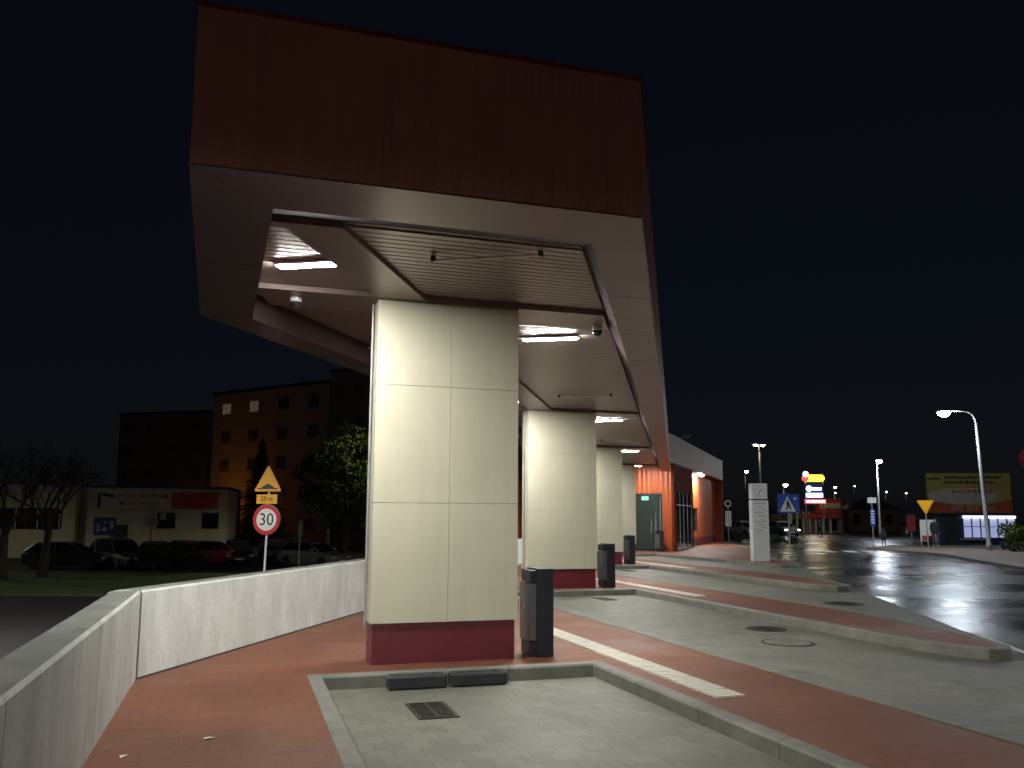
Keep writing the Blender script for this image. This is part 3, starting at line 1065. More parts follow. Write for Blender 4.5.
# long facade
fx0, fx1 = RC - .16, RC
fw = MB()
fw.box(fx0, fx1, PY + .01, 7.6, 0, H0 - .032).box(fx0, fx1, 7.6, 11.8, 2.1, H0 - .032).box(fx0, fx1, 11.8, TL - .75, 0, H0 - .032).box(fx0, fx1, 7.6, 11.8, 0, .75)
fw.build('facade_wall', M['orange_side'], tb)
win = MB()
for yy in (7.61, 9.66, 11.71):
    win.box(fx0 + .05, fx1 - .03, yy, yy + .08, .75, 2.1)
win.box(fx0 + .05, fx1 - .03, 7.69, 11.71, .75, .83).box(fx0 + .05, fx1 - .03, 7.69, 11.71, 2.02, 2.1).box(fx0 + .055, fx1 - .035, 7.69, 11.71, 1.45, 1.5)
wn = win.build('window', M['anthracite'], tb)
MB().box(fx0 + .085, fx0 + .095, 7.69, 11.71, .83, 2.02).build('pane', M['glass_dark'], wn)
MB().box(fx1 + .01, fx1 + .04, PY + .01, TL - .76, .002, .42).build('plinth', M['plinth'], tb)
MB().box(RC - .1, -.002, TL - .74, TL - .02, 0, H0 - .032).build('end_pier', M['portal'], tb)
rw = MB().box(-9.4, RC - .17, TL - .5, TL - .3, 0, H0 - .032).box(-9.39, -9.2, 1.41, TL - .5, 0, H0 - .032)
rw.build('rear_wall', M['orange'], tb)
# lamp under the overhang and floodlight on the roof edge
t = thing('linear_lamp', 'glaring linear lamp under the terminal overhang beside the dark portal', 'ceiling lamp', Vector((7.03, 38.5, 4.06)) + Matrix.Rotation(BA, 3, 'Z') @ Vector((-.14, 11.0, 0)), BA, 'lit linear lamps in the canopy ceiling')
MB().box(-.065, .065, -.8, .8, .0, .05, 0, .008).build('housing', M['galv'], t)
MB().box(-.05, .05, -.76, .76, -.045, -.002, 0, .012).build('diffuser', M['lamp_on'], t)
t = thing('roof_floodlight', 'slim unlit floodlight arm on the terminal roof edge', 'floodlight', Vector((7.03, 38.5, 5.35)) + Matrix.Rotation(BA, 3, 'Z') @ Vector((-.15, 3.0, 0)), BA)
MB().tube([(0, 0, -.04), (0, 0, .12), (.35, .1, .14)], .025, 8).build('arm', M['galv'], t)
MB().box(.3, .62, .0, .2, .10, .2, 0, .01).build('head', M['galv'], t)

# ------------------------------------------------------------------ street lamps
def street_lamp(loc, rz, h, arm, lab, on=None, double=False, size=1.0, group='street lamps round the bus station', pm=None):
    pm = pm or M['galv']
    t = thing('street_lamp', lab, 'street lamp', loc, rz, group)
    MB().lathe([(.13, 0), (.13, .35), (.10, .4), (.095, h * .5), (.06, h - .6)], 12).build('pole', pm, t, True)
    for s in ((1, -1) if double else (1,)):
        pts = []
        for i in range(9):
            u = i / 8
            a = u * pi / 2
            if i < 8:
                pts.append((-s * (.6 * (1 - cos(a))) * min(1, arm), 0, h - .6 + .6 * sin(a)))
        pts.append((-s * arm, 0, h + .03))
        MB().tube(pts, [.055 - .002 * i for i in range(len(pts))], 8).build('arm', pm, t, True)
        hd = MB().box(-.42, .32, -.17, .17, .0, .10, 0, .04).move((-s * (arm + .28 * size), 0, h - .02))
        head = hd.build('lamp_head', pm, t)
        ln = MB().lathe([(.03, -.20 * size), (.14 * size, -.17 * size), (.21 * size, -.09 * size), (.24 * size, -.004)], 16, 0, (-s * (arm + .30 * size), 0, h - .02), 1.15, .8)
        ln.build('lens', on or M['street_on'], head, True)
    return t


def at(px, py, d):
    """world point seen at pixel (px, py) at depth d in front of the camera"""
    return Vector(((px - 512) / 862.13 * d, d, 1.6 + (517.6 + (px - 512) * .0056 - py) / 862.13 * d))


lp = at(984, 551, 43.5)
street_lamp((lp.x, lp.y, .11), radians(8), 7.0, 1.35, 'tall lit street lamp with curved arm by the billboard', size=1.2).rotation_euler[1] = radians(-2.6)
lp = at(877, 530, 80)
street_lamp((lp.x, lp.y, 0), radians(80), 7.0, .6, 'lit street lamp in line with the white bus stop plate', size=1.3)
lp = at(760, 530, 64)
street_lamp((lp.x, lp.y, 0), radians(15), 7.1, .12, 'lit street lamp with two heads rising behind the clock pylon', M['street_far'], True, .6)
far = [(745, 474, 110, 1.5, 'yellowish distant lamp left above the clock pylon'), (783, 488, 95, 1.7, 'yellowish distant lamp just above the blue crossing sign'),
       (833, 489, 150, 1.4, 'upper one of two distant lamps above the red shop'), (833.5, 494, 190, 1.3, 'lower one of two distant lamps above the red shop'),
       (853, 487, 190, .9, 'tiny distant lamp between red shop and street lamp'), (884, 493, 150, 1.0, 'small distant lamp above the brown house'),
       (904, 494, 210, .9, 'tiny distant lamp left of the billboard')]
for px, py, d, s, lab in far:
    p = at(px, py, d)
    street_lamp((p.x, p.y, 0), radians(90), max(2.5, p.z + .2 * s), .3, lab, M['street_far'], False, s * .75, pm=M['dark'])

# a street lamp behind the photographer lights the platform and the pier faces
def beam(root, loc, cd, ang, blend, color=(1.0, 0.97, 0.90)):
    sp = bpy.data.lights.new('lamp_beam', 'SPOT')
    sp.energy = cd * 4 * pi
    sp.color = color
    sp.spot_size = radians(ang)
    sp.spot_blend = blend
    sp.shadow_soft_size = 0.2
    so = bpy.data.objects.new('lamp_beam', sp)
    COL.objects.link(so)
    so.parent = root
    so.location = loc


k_ = street_lamp((1.6, -9.0, 0), radians(-80), 4.8, 1.2, 'low lit street lamp standing behind the photographer', M['street_far'])
beam(k_, (-1.5, 0, 4.5), 255, 175, .16)
k_ = street_lamp((20.6, 24.6, .11), radians(10), 7.0, 1.5, 'lit street lamp just outside the right photo edge', M['street_far'])
beam(k_, (-1.8, 0, 6.65), 170, 168, .25, (.9, .95, 1.0))

# ------------------------------------------------------------------ clock pylon
cp = at(757.5, 560, 31.0)
t = thing('clock_pylon', 'grey pylon with square clock head standing on the red plaza', 'clock', (cp.x, cp.y, .12), radians(6))
MB().box(-.30, .30, -.16, .16, 0, 2.14, 0, .01).build('body', M['stone_grey'], t)
MB().box(-.285, .285, -.15, .15, 2.14, 2.19).build('neck', M['dark'], t)
MB().box(-.29, .27, -.17, .17, 2.19, 2.74, 0, .012).build('clock_head', M['white'], t)
dl = MB().plate(disc_poly(.235, 36, -.01, 2.465), -.178, -.171)
dial = dl.build('dial', M['white'], t)
tk = MB()
for k in range(12):
    a = k * pi / 6
    tk.plate([(-.01 + r * sin(a) + s * .008 * cos(a), 2.465 + r * cos(a) - s * .008 * sin(a)) for r, s in ((.18, -1), (.18, 1), (.22, 1), (.22, -1))], -.183, -.1785)
tk.build('hour_mark', M['dark'], dial)
for a, l, w in ((radians(58), .12, .014), (radians(205), .18, .010)):
    MB().plate([(-.01 + r * sin(a) + s * w * cos(a), 2.465 + r * cos(a) - s * w * sin(a)) for r, s in ((-.03, -1), (-.03, 1), (l, 1), (l, -1))], -.189, -.184).build('clock_hand', M['dark'], dial)
sl = MB()
for k in range(10):
    z = 2.05 - k * .105
    sl.box(-.26, .26, -.172, -.161, z - .055, z, 0)
sl.build('timetable_slat', M['white'], t)
sd = MB()
for k in range(10):
    z = 2.05 - k * .105
    sd.box(-.22 + (k % 3) * .12, .2 - (k % 2) * .1, -.178, -.173, z - .036, z - .02, 0)
sd.build('timetable_row', M['dark'], t)

# ------------------------------------------------------------------ signs
sp_ = at(269, 572, 25)
t = thing('speed_sign', 'yellow speed hump triangle over round 30 limit sign on one post', 'road sign', (sp_.x, sp_.y, -1.25), radians(-14))
MB().tube([(0, 0, 0), (.06, .02, 3.75)], .032, 10).build('post', M['white'], t)
zc = 1.50 + 1.25
rd = MB().plate(disc_poly(.43, 40, .05, zc), -.06, -.045).build('limit_plate', M['sign_red'], t)
MB().plate(disc_poly(.315, 40, .05, zc), -.064, -.0605).build('limit_face', M['white'], rd)
text_mb('30', .50, .003, .95).move((.05, -.067, zc - .01)).build('limit_number', M['dark'], rd)
MB().plate(disc_poly(.44, 40, .05, zc), -.044, -.036).build('limit_rim', M['galv'], rd)
dp = MB().box(-.30, .36, -.058, -.045, zc + .45, zc + .72, 0, .004).build('distance_plate', M['sign_yellow'], t)
text_mb('20 m', .20, .003, .95).move((.03, -.061, zc + .585)).build('distance_text', M['dark'], dp)
tri = [(x + .05, z + zc + 1.06) for x, z in round_tri(.52, True, .07)]
wp = MB().plate(tri, -.058, -.045).build('warning_plate', M['sign_orange'], t)
MB().plate([(x + .05, z + zc + 1.06) for x, z in round_tri(.455, True, .05)], -.0605, -.0583).build('warning_face', M['sign_yellow'], wp)
hz = zc + .90
MB().plate([(-.27, hz - .03), (.37, hz - .03), (.37, hz), (.26, hz + .01), (.16, hz + .07), (.08, hz + .12), (.02, hz + .12), (-.06, hz + .07), (-.16, hz + .01), (-.27, hz)], -.064, -.0608).build('hump_symbol', M['dark'], wp)

t_ = at(303, 556, 40)
t = thing('plain_sign', 'small grey sign back on thin post by the car park', 'road sign', (t_.x, t_.y, -1.25), radians(170))
MB().tube([(0, 0, 0), (0, 0, 2.65)], .03, 8).build('post', M['galv'], t)
MB().box(-.12, .12, -.05, -.035, 1.95, 2.6, 0, .003).build('plate', M['galv'], t)
MB().tube([(-.45, 0, 1.75), (.2, 0, 1.75)], .014, 6).build('crossbar', M['galv'], t)

t_ = at(110, 523, 47)
t = thing('parking_sign', 'wide blue parking sign with white pictograms before the low building', 'road sign', (t_.x, t_.y, -1.25), radians(18))
MB().tube([(-.4, 0, 0), (-.4, 0, 2.6)], .03, 8).tube([(.4, 0, 0), (.4, 0, 2.6)], .03, 8).build('post', M['galv'], t)
bp = MB().box(-.56, .56, -.05, -.035, 1.78, 2.72, 0, .01).build('plate', M['sign_blue'], t)
sy = MB().plate([(-.40, 1.95), (-.24, 1.95), (-.24, 2.35), (-.32, 2.45), (-.40, 2.35)], -.056, -.051)
sy.plate([(.26, 2.1), (.42, 2.1), (.42, 2.55), (.26, 2.55)], -.056, -.051)
sy.plate([(-.12, 2.02), (.12, 2.02), (.12, 2.12), (.06, 2.22), (-.06, 2.22), (-.12, 2.12)], -.056, -.051)
sy.plate(disc_poly(.07, 12, 0, 2.48), -.056, -.051)
sy.build('pictogram', M['white'], bp)

t_ = at(156, 518, 48)
t = thing('round_sign', 'round white sign in front of the dark low building window', 'road sign', (t_.x, t_.y, -1.25), radians(18))
MB().tube([(0, 0, 0), (0, 0, 2.9)], .03, 8).build('post', M['dark'], t)
rp_ = MB().plate(disc_poly(.36, 32, 0, 2.5), -.05, -.035).build('plate', M['banner'], t)
text_mb('37', .40, .003).move((0, -.054, 2.48)).build('number', M['dark'], rp_)
MB().box(.42, .72, -.045, -.03, 2.62, 2.95, 0, .01).tube([(0, 0, 2.78), (.5, -.02, 2.78)], .015, 6).build('side_plate', M['white'], t)

t_ = at(787, 553, 38)
t = thing('crossing_sign', 'square blue pedestrian crossing sign beside the clock pylon', 'road sign', (t_.x, t_.y, .12), radians(-12))
MB().tube([(0, 0, 0), (0, 0, 2.62)], .03, 8).build('post', M['galv'], t)
bp = MB().box(-.46, .46, -.05, -.035, 1.74, 2.58, 0, .012).build('plate', M['sign_blue'], t)
wt = MB().plate([(-.36, 1.82), (.30, 1.82), (-.03, 2.50)], -.055, -.0505).build('triangle', M['white'], bp)
mn = MB().plate(disc_poly(.035, 12, -.02, 2.30), -.060, -.0555)
mn.plate([(-.06, 2.25), (.03, 2.25), (.06, 2.10), (.13, 1.90), (.08, 1.88), (.01, 2.03), (-.09, 1.88), (-.14, 1.90), (-.05, 2.08), (-.10, 2.10)], -.060, -.0555)
mn.build('walking_figure', M['dark'], wt)
MB().plate(disc_poly(.06, 12, .28, 2.38), -.055, -.0505).build('pictogram', M['white'], bp)

t_ = at(924, 546, 47.5)
t = thing('give_way_sign', 'inverted yellow triangle sign on a post by the billboard', 'road sign', (t_.x, t_.y, .11), radians(-8))
MB().tube([(0, 0, 0), (-.06, 0, 2.55)], .032, 8).build('post', M['galv'], t)
wp = MB().plate([(x - .06, z + 2.30) for x, z in round_tri(.53, False, .07)], -.06, -.045).build('plate', M['sign_orange'], t)
MB().plate([(x - .06, z + 2.30) for x, z in round_tri(.40, False, .05)], -.065, -.061).build('face', M['sign_yellow'], wp)

t_ = at(1035, 553, 26)
t = thing('no_entry_sign', 'red round sign cut by the photo edge above a white plate', 'road sign', (t_.x, t_.y, .11), radians(-25))
MB().tube([(0, 0, 0), (0, 0, 3.6)], .035, 8).build('post', M['galv'], t)
rp_ = MB().plate(disc_poly(.40, 36, 0, 3.35), -.06, -.045).build('plate', M['sign_red'], t)
MB().box(-.28, .28, -.066, -.061, 3.29, 3.41).build('bar', M['white'], rp_)
MB().box(-.3, .3, -.06, -.045, 2.55, 2.90, 0, .005).build('lower_plate', M['white'], t)

t_ = at(870, 545, 47)
t = thing('bus_stop_sign', 'bus stop post with white plate and striped timetable', 'bus stop', (t_.x, t_.y, .11), radians(-5))
MB().tube([(0, 0, 0), (0, 0, 2.75)], .03, 8).build('post', M['galv'], t)
MB().box(-.24, .24, -.05, -.03, 2.38, 2.68, 0, .005).build('plate', M['white'], t)
tt = MB().box(-.12, .12, -.055, -.032, 1.15, 2.05, 0, .005).build('timetable', M['sign_blue'], t)
ss = MB()
for k in range(5):
    ss.box(-.09, .09, -.06, -.0555, 1.30 + k * .15, 1.38 + k * .15)
ss.build('timetable_row', M['white'], tt)

t_ = at(727, 541, 58)
t = thing('bus_stop_sign', 'bus stop post with ring sign at the terminal corner', 'bus stop', (t_.x, t_.y, .11), radians(-5))
MB().tube([(0, 0, 0), (0, 0, 2.3)], .03, 8).build('post', M['galv'], t)
rg = MB()
n = 28
for k in range(n):
    a0, a1 = 2 * pi * k / n, 2 * pi * (k + 1) / n
    rg.plate([(.22 * cos(a0), 2.5 + .22 * sin(a0)), (.22 * cos(a1), 2.5 + .22 * sin(a1)), (.15 * cos(a1), 2.5 + .15 * sin(a1)), (.15 * cos(a0), 2.5 + .15 * sin(a0))], -.03, -.01)
rg.build('ring', M['white'], t)
tt = MB().box(-.2, .2, -.06, -.035, 1.0, 2.0, 0, .006).build('timetable', M['white'], t)
ss = MB()
for k in range(3):
    ss.box(-.13 + k * .11, -.10 + k * .11, -.066, -.0605, 1.05, 1.92)
ss.build('timetable_column', M['dark'], tt)

# ------------------------------------------------------------------ billboard, kiosk, notice board
p = at(967, 493, 60)
bz = p.z
t = thing('billboard', 'large olive and red billboard above the lit kiosk', 'billboard', (p.x, 60, 0), radians(-10))
w, h = 2.72, 1.36
MB().box(-w - .06, w + .06, .02, .14, bz - h - .06, bz + h + .06).build('frame', M['dark'], t)
fc = MB().box(-w, w, 0, .018, bz - h, bz + h).build('face', M['bill_yellow'], t)
MB().plate([(-w + .1, bz - .75), (-w + .15, bz + .05), (-1.6, bz + .28), (.6, bz + .34), (1.9, bz + .15), (1.6, bz - .6), (0, bz - .75)], -.004, -.001).build('pale_field', M['bill_pale'], fc)
MB().plate([(-w + .02, bz - h + .02), (w - .02, bz - h + .02), (w - .02, bz - .45), (2.1, bz - .62), (.9, bz - .85), (-.8, bz - .88), (-2.0, bz - .62), (-w + .02, bz - .5)], -.008, -.0045).build('red_band', M['bill_red'], fc)
text_mb('602 507 060', .56, .002, 1.0).move((.2, -.011, bz - 1.08)).build('phone_number', M['bill_pale'], fc)
tx = MB()
for (x0, x1, z) in ((-1.6, 1.8, .72), (-2.6, -1.9, .98), (-1.5, 2.2, 1.05)):
    x = x0
    while x < x1:
        ww = random.uniform(.1, .22)
        tx.box(x, x + ww, -.004, -.001, bz + z - .08, bz + z + random.uniform(.04, .12))
        x += ww + .05
tx.build('small_lettering', M['dark'], fc)
tx = MB()
x = -1.1
while x < 1.6:
    ww = random.uniform(.14, .26)
    tx.plate([(x, bz + .0), (x + .06, bz + random.uniform(.15, .28)), (x + ww, bz + .2), (x + ww - .04, bz - .02)], -.008, -.005)
    x += ww + .04
tx.build('red_lettering', M['bill_red'], fc)
for x in (-2.2, 2.2):
    MB().box(x - .08, x + .08, .145, .3, 0, bz + h).build('leg', M['galv'], t)

p0 = at(932, 542, 56); p1 = at(1008, 542, 56)
kw = (p1.x - p0.x)
t = thing('kiosk', 'dark blue kiosk with blue white lit windows under the billboard', 'kiosk', (p0.x, 56, 0), radians(-6))
MB().box(0, kw, .06, 2.6, 0, 1.95).build('wall', M['kiosk_wall'], t)
MB().box(-.12, kw + .1, -.25, 2.7, 1.955, 2.05).build('roof', M['dark'], t)
lx = (958 - 932) / 862 * 56
wn = MB().box(lx, kw - .05, .0, .055, .52, 1.72).build('window', M['kiosk_glow'], t)
MB().box(lx, kw - .05, -.12, .0, 1.73, 1.9).build('light_strip', M['kiosk_tube'], t)
fm = MB()
for i in range(7):
    x = lx + (kw - .05 - lx) * i / 6
    fm.box(x - .035, x + .035, -.03, -.001, .5, 1.725)
fm.box(lx, kw - .05, -.028, -.002, 1.18, 1.22)
fm.build('window_frame', M['kiosk_wall'], wn)
MB().box(lx - .2, lx + 1.4, -.3, .05, .36, .46).build('counter', M['galv'], t)
MB().box(.55, 1.35, .03, .058, .0, 1.85).build('door', M['dark'], t)

p = at(924.5, 542, 50)
t = thing('notice_board', 'pale notice board with red base behind the yellow sign', 'notice board', (p.x, 50, .1), radians(-8))
MB().box(-.44, .44, -.03, .03, .30, 1.52, 0, .01).build('board', M['white'], t)
MB().box(-.36, .36, -.036, -.031, .34, .62).build('red_panel', M['shop_red'], t)
MB().box(-.42, -.36, -.028, .028, 0, .298).build('leg', M['galv'], t)
MB().box(.36, .42, -.028, .028, 0, .298).build('leg', M['galv'], t)
p = at(908, 540, 58)
t = thing('notice_board', 'small red board left of the pale notice board', 'notice board', (p.x, 58, .1), radians(-8))
MB().box(-.28, .28, -.03, .03, .75, 1.85, 0, .01).build('board', M['shop_red'], t)
MB().box(-.04, .04, -.02, .02, 0, .748).build('leg', M['galv'], t)

# ------------------------------------------------------------------ shop, sign tower, houses beyond the road
p = at(815, 500, 100)
t = thing('sign_tower', 'tall lit sign tower with yellow pill on top and red strip', 'advertising sign', (p.x, 100, 0), radians(-6))
z = lambda y: 1.6 + (519.3 - y) / 862.13 * 100
X = lambda x: (x - 815) / 862.13 * 100
MB().box(X(804.5), X(805.5), -.08, .08, 0, z(474)).build('post', M['galv'], t)
MB().box(X(821.5), X(822.5), -.08, .08, 0, z(474)).build('post', M['galv'], t)


def pill(x0, x1, z0, z1, n=8):
    r = (z1 - z0) / 2
    c = (z0 + z1) / 2
    return [(x1 - r + r * cos(-pi / 2 + pi * k / n), c + r * sin(-pi / 2 + pi * k / n)) for k in range(n + 1)] + [(x0 + r - r * cos(-pi / 2 + pi * k / n), c - r * sin(-pi / 2 + pi * k / n)) for k in range(n + 1)]


MB().plate(pill(X(801.5), X(823), z(482), z(475.5)), -.3, -.1).build('pill_sign', M['sign_glow_y'], t)
MB().plate(pill(X(801), X(808), z(482.3), z(475.2)), -.34, -.302).build('red_emblem', M['sign_glow_r'], t)
MB().plate(disc_poly(.3, 16, X(805), z(474.5)), -.38, -.341).build('white_emblem', M['sign_glow_w'], t)
pn = MB().box(X(804.5), X(822), -.2, -.09, z(499), z(484)).build('sign_panel', M['sign_blue'], t)
MB().plate(disc_poly(.32, 16, X(808), z(489)), -.24, -.201).build('round_emblem', M['sign_glow_w'], pn)
MB().box(X(811.5), X(820), -.24, -.201, z(490.5), z(488)).build('white_bar', M['sign_glow_w'], pn)
MB().box(X(805), X(821), -.24, -.201, z(497.5), z(493.5)).build('white_board', M['sign_glow_w'], pn)
rs_ = MB().box(X(803.5), X(824), -.22, -.09, z(504), z(499.3)).build('red_strip', M['sign_glow_r'], t)
tx = MB()
x = X(805.5)
while x < X(822):
    ww = random.uniform(.08, .18)
    tx.box(x, x + ww, -.235, -.221, z(502.6), z(500.9))
    x += ww + .06
tx.build('lettering', M['sign_glow_w'], rs_)

t = thing('shop_building', 'low shop with red fascia board and pale lettering panel', 'shop', (X(825) + p.x, 104, 0), radians(-4))
S = lambda x: (x - 825) / 862.13 * 104
z = lambda y: 1.6 + (519.4 - y) / 862.13 * 104
MB().box(S(798), S(852), 0, 9, 0, z(512)).build('wall', M['plaster_dim'], t)
MB().box(S(797), S(853), -.6, 9, z(512) + .003, z(509)).build('roof', M['dark'], t)
fb = MB().box(S(824), S(849), -.9, -.61, z(513.5), z(499)).build('fascia_board', M['shop_red'], t)
MB().box(S(828), S(847.5), -.93, -.901, z(508.5), z(503.5)).build('lettering_panel', M['banner'], fb)
MB().box(S(824.2), S(830.5), -.93, -.901, z(502), z(499.2)).build('green_panel', M['shop_green'], fb)
MB().box(S(812), S(849), -.8, -.605, z(518), z(513.8)).build('awning', M['shop_red'], t)
for i, x in enumerate((800, 806, 812, 818, 824, 831, 838)):
    MB().box(S(x), S(x) + .18, -.5, -.3, 0, z(512)).build('column', M['white'], t)
for x0, x1 in ((801, 805.5), (807.5, 811.5), (825.5, 830), (832.5, 837), (840, 846)):
    MB().box(S(x0), S(x1), -.03, -.002, .3, z(519)).build('window', M['glass_dark'], t)

p = at(872, 530, 120)
t = thing('brown_house', 'brown rendered house with pitched roof behind the bus stop post', 'house', (p.x, 120, 0), radians(-8))
MB().box(-3.4, 3.4, 0, 7, 0, 3.0).build('wall', M['brick_wall'], t)
MB().plate([(-3.7, 3.003), (3.7, 3.003), (0, 4.6)], -.3, 7.3).build('roof', M['dark'], t)
for x in (-2.3, 0, 1.9):
    MB().box(x - .45, x + .45, -.03, -.002, 1.0, 2.3).build('window', M['glass_dark'], t)

# hedges and distant tree masses
def leaf_cloud(pts, size, n, mat_i=0, flat=0.0):
    m = MB()
    for k in range(n):
        c, r = random.choices(pts, weights=[q[1] ** 2 for q in pts])[0]
        d = Vector((random.gauss(0, 1), random.gauss(0, 1), random.gauss(0, 1))).normalized() * r * random.uniform(.55, 1.0) ** .5
        d.z *= .85
        q = Vector(c) + d
        a = Vector((random.gauss(0, 1), random.gauss(0, 1), random.gauss(0, .6))).normalized()
        b = a.orthogonal().normalized()
        b.rotate(Matrix.Rotation(random.uniform(0, 6.28), 3, a))
        s = size * random.uniform(.6, 1.3)
        m.add([q - a * s, q - b * s * .45, q + a * s, q + b * s * .45], [(0, 1, 2, 3)], mat_i)
    return m


def shrub(loc, w, d, h, lab, mat, n=1200, size=.09, name='shrub', cat='shrub', group=None):
    t = thing(name, lab, cat, loc, 0, group)
    pts = [(Vector((random.uniform(-w, w) * .75, random.uniform(-d, d) * .7, random.uniform(.3, .8) * h)), random.uniform(.22, .38) * h) for _ in range(int(8 + w * 4))]
    leaf_cloud(pts, size, n).build('foliage', mat, t)
    st = MB()
    for k in range(5):
        x, y = random.uniform(-w, w) * .5, random.uniform(-d, d) * .4
        st.tube([(x * .4, y * .4, 0), (x * .7, y * .7, h * .4), (x, y, h * .75)], [.03, .02, .008], 5)
    st.build('stem', M['bark'], t)
    return t


p = at(735, 543, 60)
shrub((p.x, p.y, 0), 1.1, .5, .75, 'dark hedge clump between terminal and clock pylon', M['needle'], 900, .09)
p = at(778, 545, 52)
shrub((p.x, p.y, 0), 1.3, .5, .7, 'dark hedge clump behind the blue crossing sign', M['needle'], 900, .09)
p = at(1020, 545, 44)
shrub((p.x, p.y, 0), 1.1, .6, 1.55, 'yellow green lamp lit shrub right of the tall street lamp', M['leaf'], 1300, .10)
p = at(1016, 550, 42)
shrub((p.x, p.y, .1), 1.2, .4, .6, 'low dark shrub at the foot of the lit shrub', M['needle'], 600, .08)


p = at(166, 566, 44)
shrub((p.x, p.y, -1.22), 1.0, .5, 1.35, 'dark rounded shrub before the row of parked cars, nearer the blue sign', M['needle'], 900, .12)
p = at(190, 566, 44.5)
shrub((p.x, p.y, -1.22), 1.1, .5, 1.25, 'dark rounded shrub before the row of parked cars, nearer the red car', M['needle'], 900, .12)


def tree(loc, h, lab, mat, n=2500, trunk=.16, spread=.34, size=.16, name='leafy_tree', group=None, low=.3):
    t = thing(name, lab, 'tree', loc, 0, group)
    MB().tube([(0, 0, 0), (.06, .03, h * .3), (-.04, .05, h * .55), (.05, 0, h * .85)], [trunk, trunk * .8, trunk * .5, trunk * .15], 8).build('trunk', M['bark'], t, True)
    br = MB()
    pts = []
    for k in range(22):
        a = random.uniform(0, 6.28)
        z0 = h * random.uniform(low, .7)
        r = h * spread * random.uniform(.35, 1.0)
        e = Vector((r * cos(a), r * sin(a), z0 + h * random.uniform(.08, .3)))
        br.tube([(0, 0, z0), (e.x * .5, e.y * .5, z0 + (e.z - z0) * .65), tuple(e)], [trunk * .35, trunk * .2, trunk * .07], 5)
        pts.append((e, h * random.uniform(.07, .13)))
    br.build('limb', M['bark'], t)
    pts.append((Vector((0, 0, h * .85)), h * .14))
    leaf_cloud(pts, size, n).build('crown', mat, t)
    return t


p = at(351, 548, 50)
tree((p.x - .2, p.y, -1.25), 8.6, 'bushy broadleaf tree partly lit green beside the nearest pier', M['leaf'], 8000, .2, .22, .115, low=.2)
p = at(330, 548, 66)
tree((p.x, p.y, -1.25), 8.0, 'dark broadleaf tree left of the lamp lit tree', M['needle'], 2600, .2, .26, .2, low=.2)


def conifer(loc, h, r, lab):
    t = thing('conifer', lab, 'tree', loc)
    MB().tube([(0, 0, 0), (0, 0, h)], [.22, .02], 8).build('trunk', M['bark'], t)
    m = MB()
    for k in range(3600):
        u = random.random() ** .6
        z = h * (1 - u) * .95 + h * .05
        rr = r * u * random.uniform(.35, 1.08) * (0.85 + .15 * sin(z * 6))
        a = random.uniform(0, 6.28)
        q = Vector((rr * cos(a), rr * sin(a), z))
        o_ = Vector((cos(a), sin(a), -.45)).normalized()
        sd_ = Vector((-sin(a), cos(a), random.uniform(-.3, .3)))
        s = random.uniform(.14, .34)
        m.add([q - o_ * s, q - sd_ * s * .4, q + o_ * s, q + sd_ * s * .4], [(0, 1, 2, 3)])
    m.build('crown', M['needle'], t)


p = at(262, 550, 70)
conifer((p.x, p.y, -1.25), 9.2, 2.9, 'dark pointed conifer standing before the orange apartment block')


def bare_tree(loc, h, lab, seed, lean=0.0):
    rnd = random.Random(seed)
    t = thing('bare_tree', lab, 'tree', loc)
    tr = MB(); bm_ = MB()
    tr.tube([(0, 0, 0), (lean * .3, 0, h * .16), (lean * .5, .05, h * .34)], [.24, .19, .15], 9)
    tr.build('trunk', M['bark'], t, True)

    def grow(p, d, l, r, dep):
        q = p + d * l * .5 + Vector((rnd.gauss(0, .05), rnd.gauss(0, .05), 0)) * l
        e = q + (d + Vector((rnd.gauss(0, .15), rnd.gauss(0, .15), .08))).normalized() * l * .5
        bm_.tube([p, q, e], [r, r * .8, r * .6], 5, 0, False)
        if dep == 0:
            return
        for _ in range(3 if dep > 1 else 4):
            ax = Vector((rnd.gauss(0, 1), rnd.gauss(0, 1), rnd.gauss(0, 1))).normalized()
            nd = d.copy(); nd.rotate(Matrix.Rotation(rnd.uniform(.3, .85), 3, ax))
            nd.z += .12
            grow(e if rnd.random() < .7 else q, nd.normalized(), l * rnd.uniform(.6, .8), r * .55, dep - 1)
    for k in range(5):
        a = k * 1.26 + rnd.uniform(-.3, .3)
        grow(Vector((lean * .5, .05, h * rnd.uniform(.24, .34))), Vector((cos(a) * .7, sin(a) * .7, 1 if k else 2)).normalized(), h * .22, .085, 4)
    bm_.build('branch', M['bark'], t)


p = at(52, 566, 40)
bare_tree((p.x, p.y, -1.25), 6.6, 'bare branching tree in front of the low building, beside the dark car', 3, .2)
p = at(12, 566, 38)
bare_tree((p.x, p.y, -1.25), 7.2, 'bare tree at the left photo edge with thick upright trunk', 9, -.1)


# ------------------------------------------------------------------ cars
PAINTS = {k: paint('car_paint_' + k, c) for k, c in dict(black=(.012, .013, .016), dark=(.03, .033, .04), silver=(.24, .245, .25), red=(.24, .02, .01), white=(.62, .62, .6), blue=(.03, .05, .11), green=(.03, .07, .055)).items()}


def loft(secs, mi=0):
    m = MB()
    n = len(secs[0])
    vs = [p for s in secs for p in s]
    fs = []
    for i in range(len(secs) - 1):
        for k in range(n):
            q = (k + 1) % n
            fs.append((i * n + k, (i + 1) * n + k, (i + 1) * n + q, i * n + q))
    fs.append(tuple(range(n)))
    fs.append(tuple((len(secs) - 1) * n + k for k in range(n))[::-1])
    return m.add(vs, fs, mi)


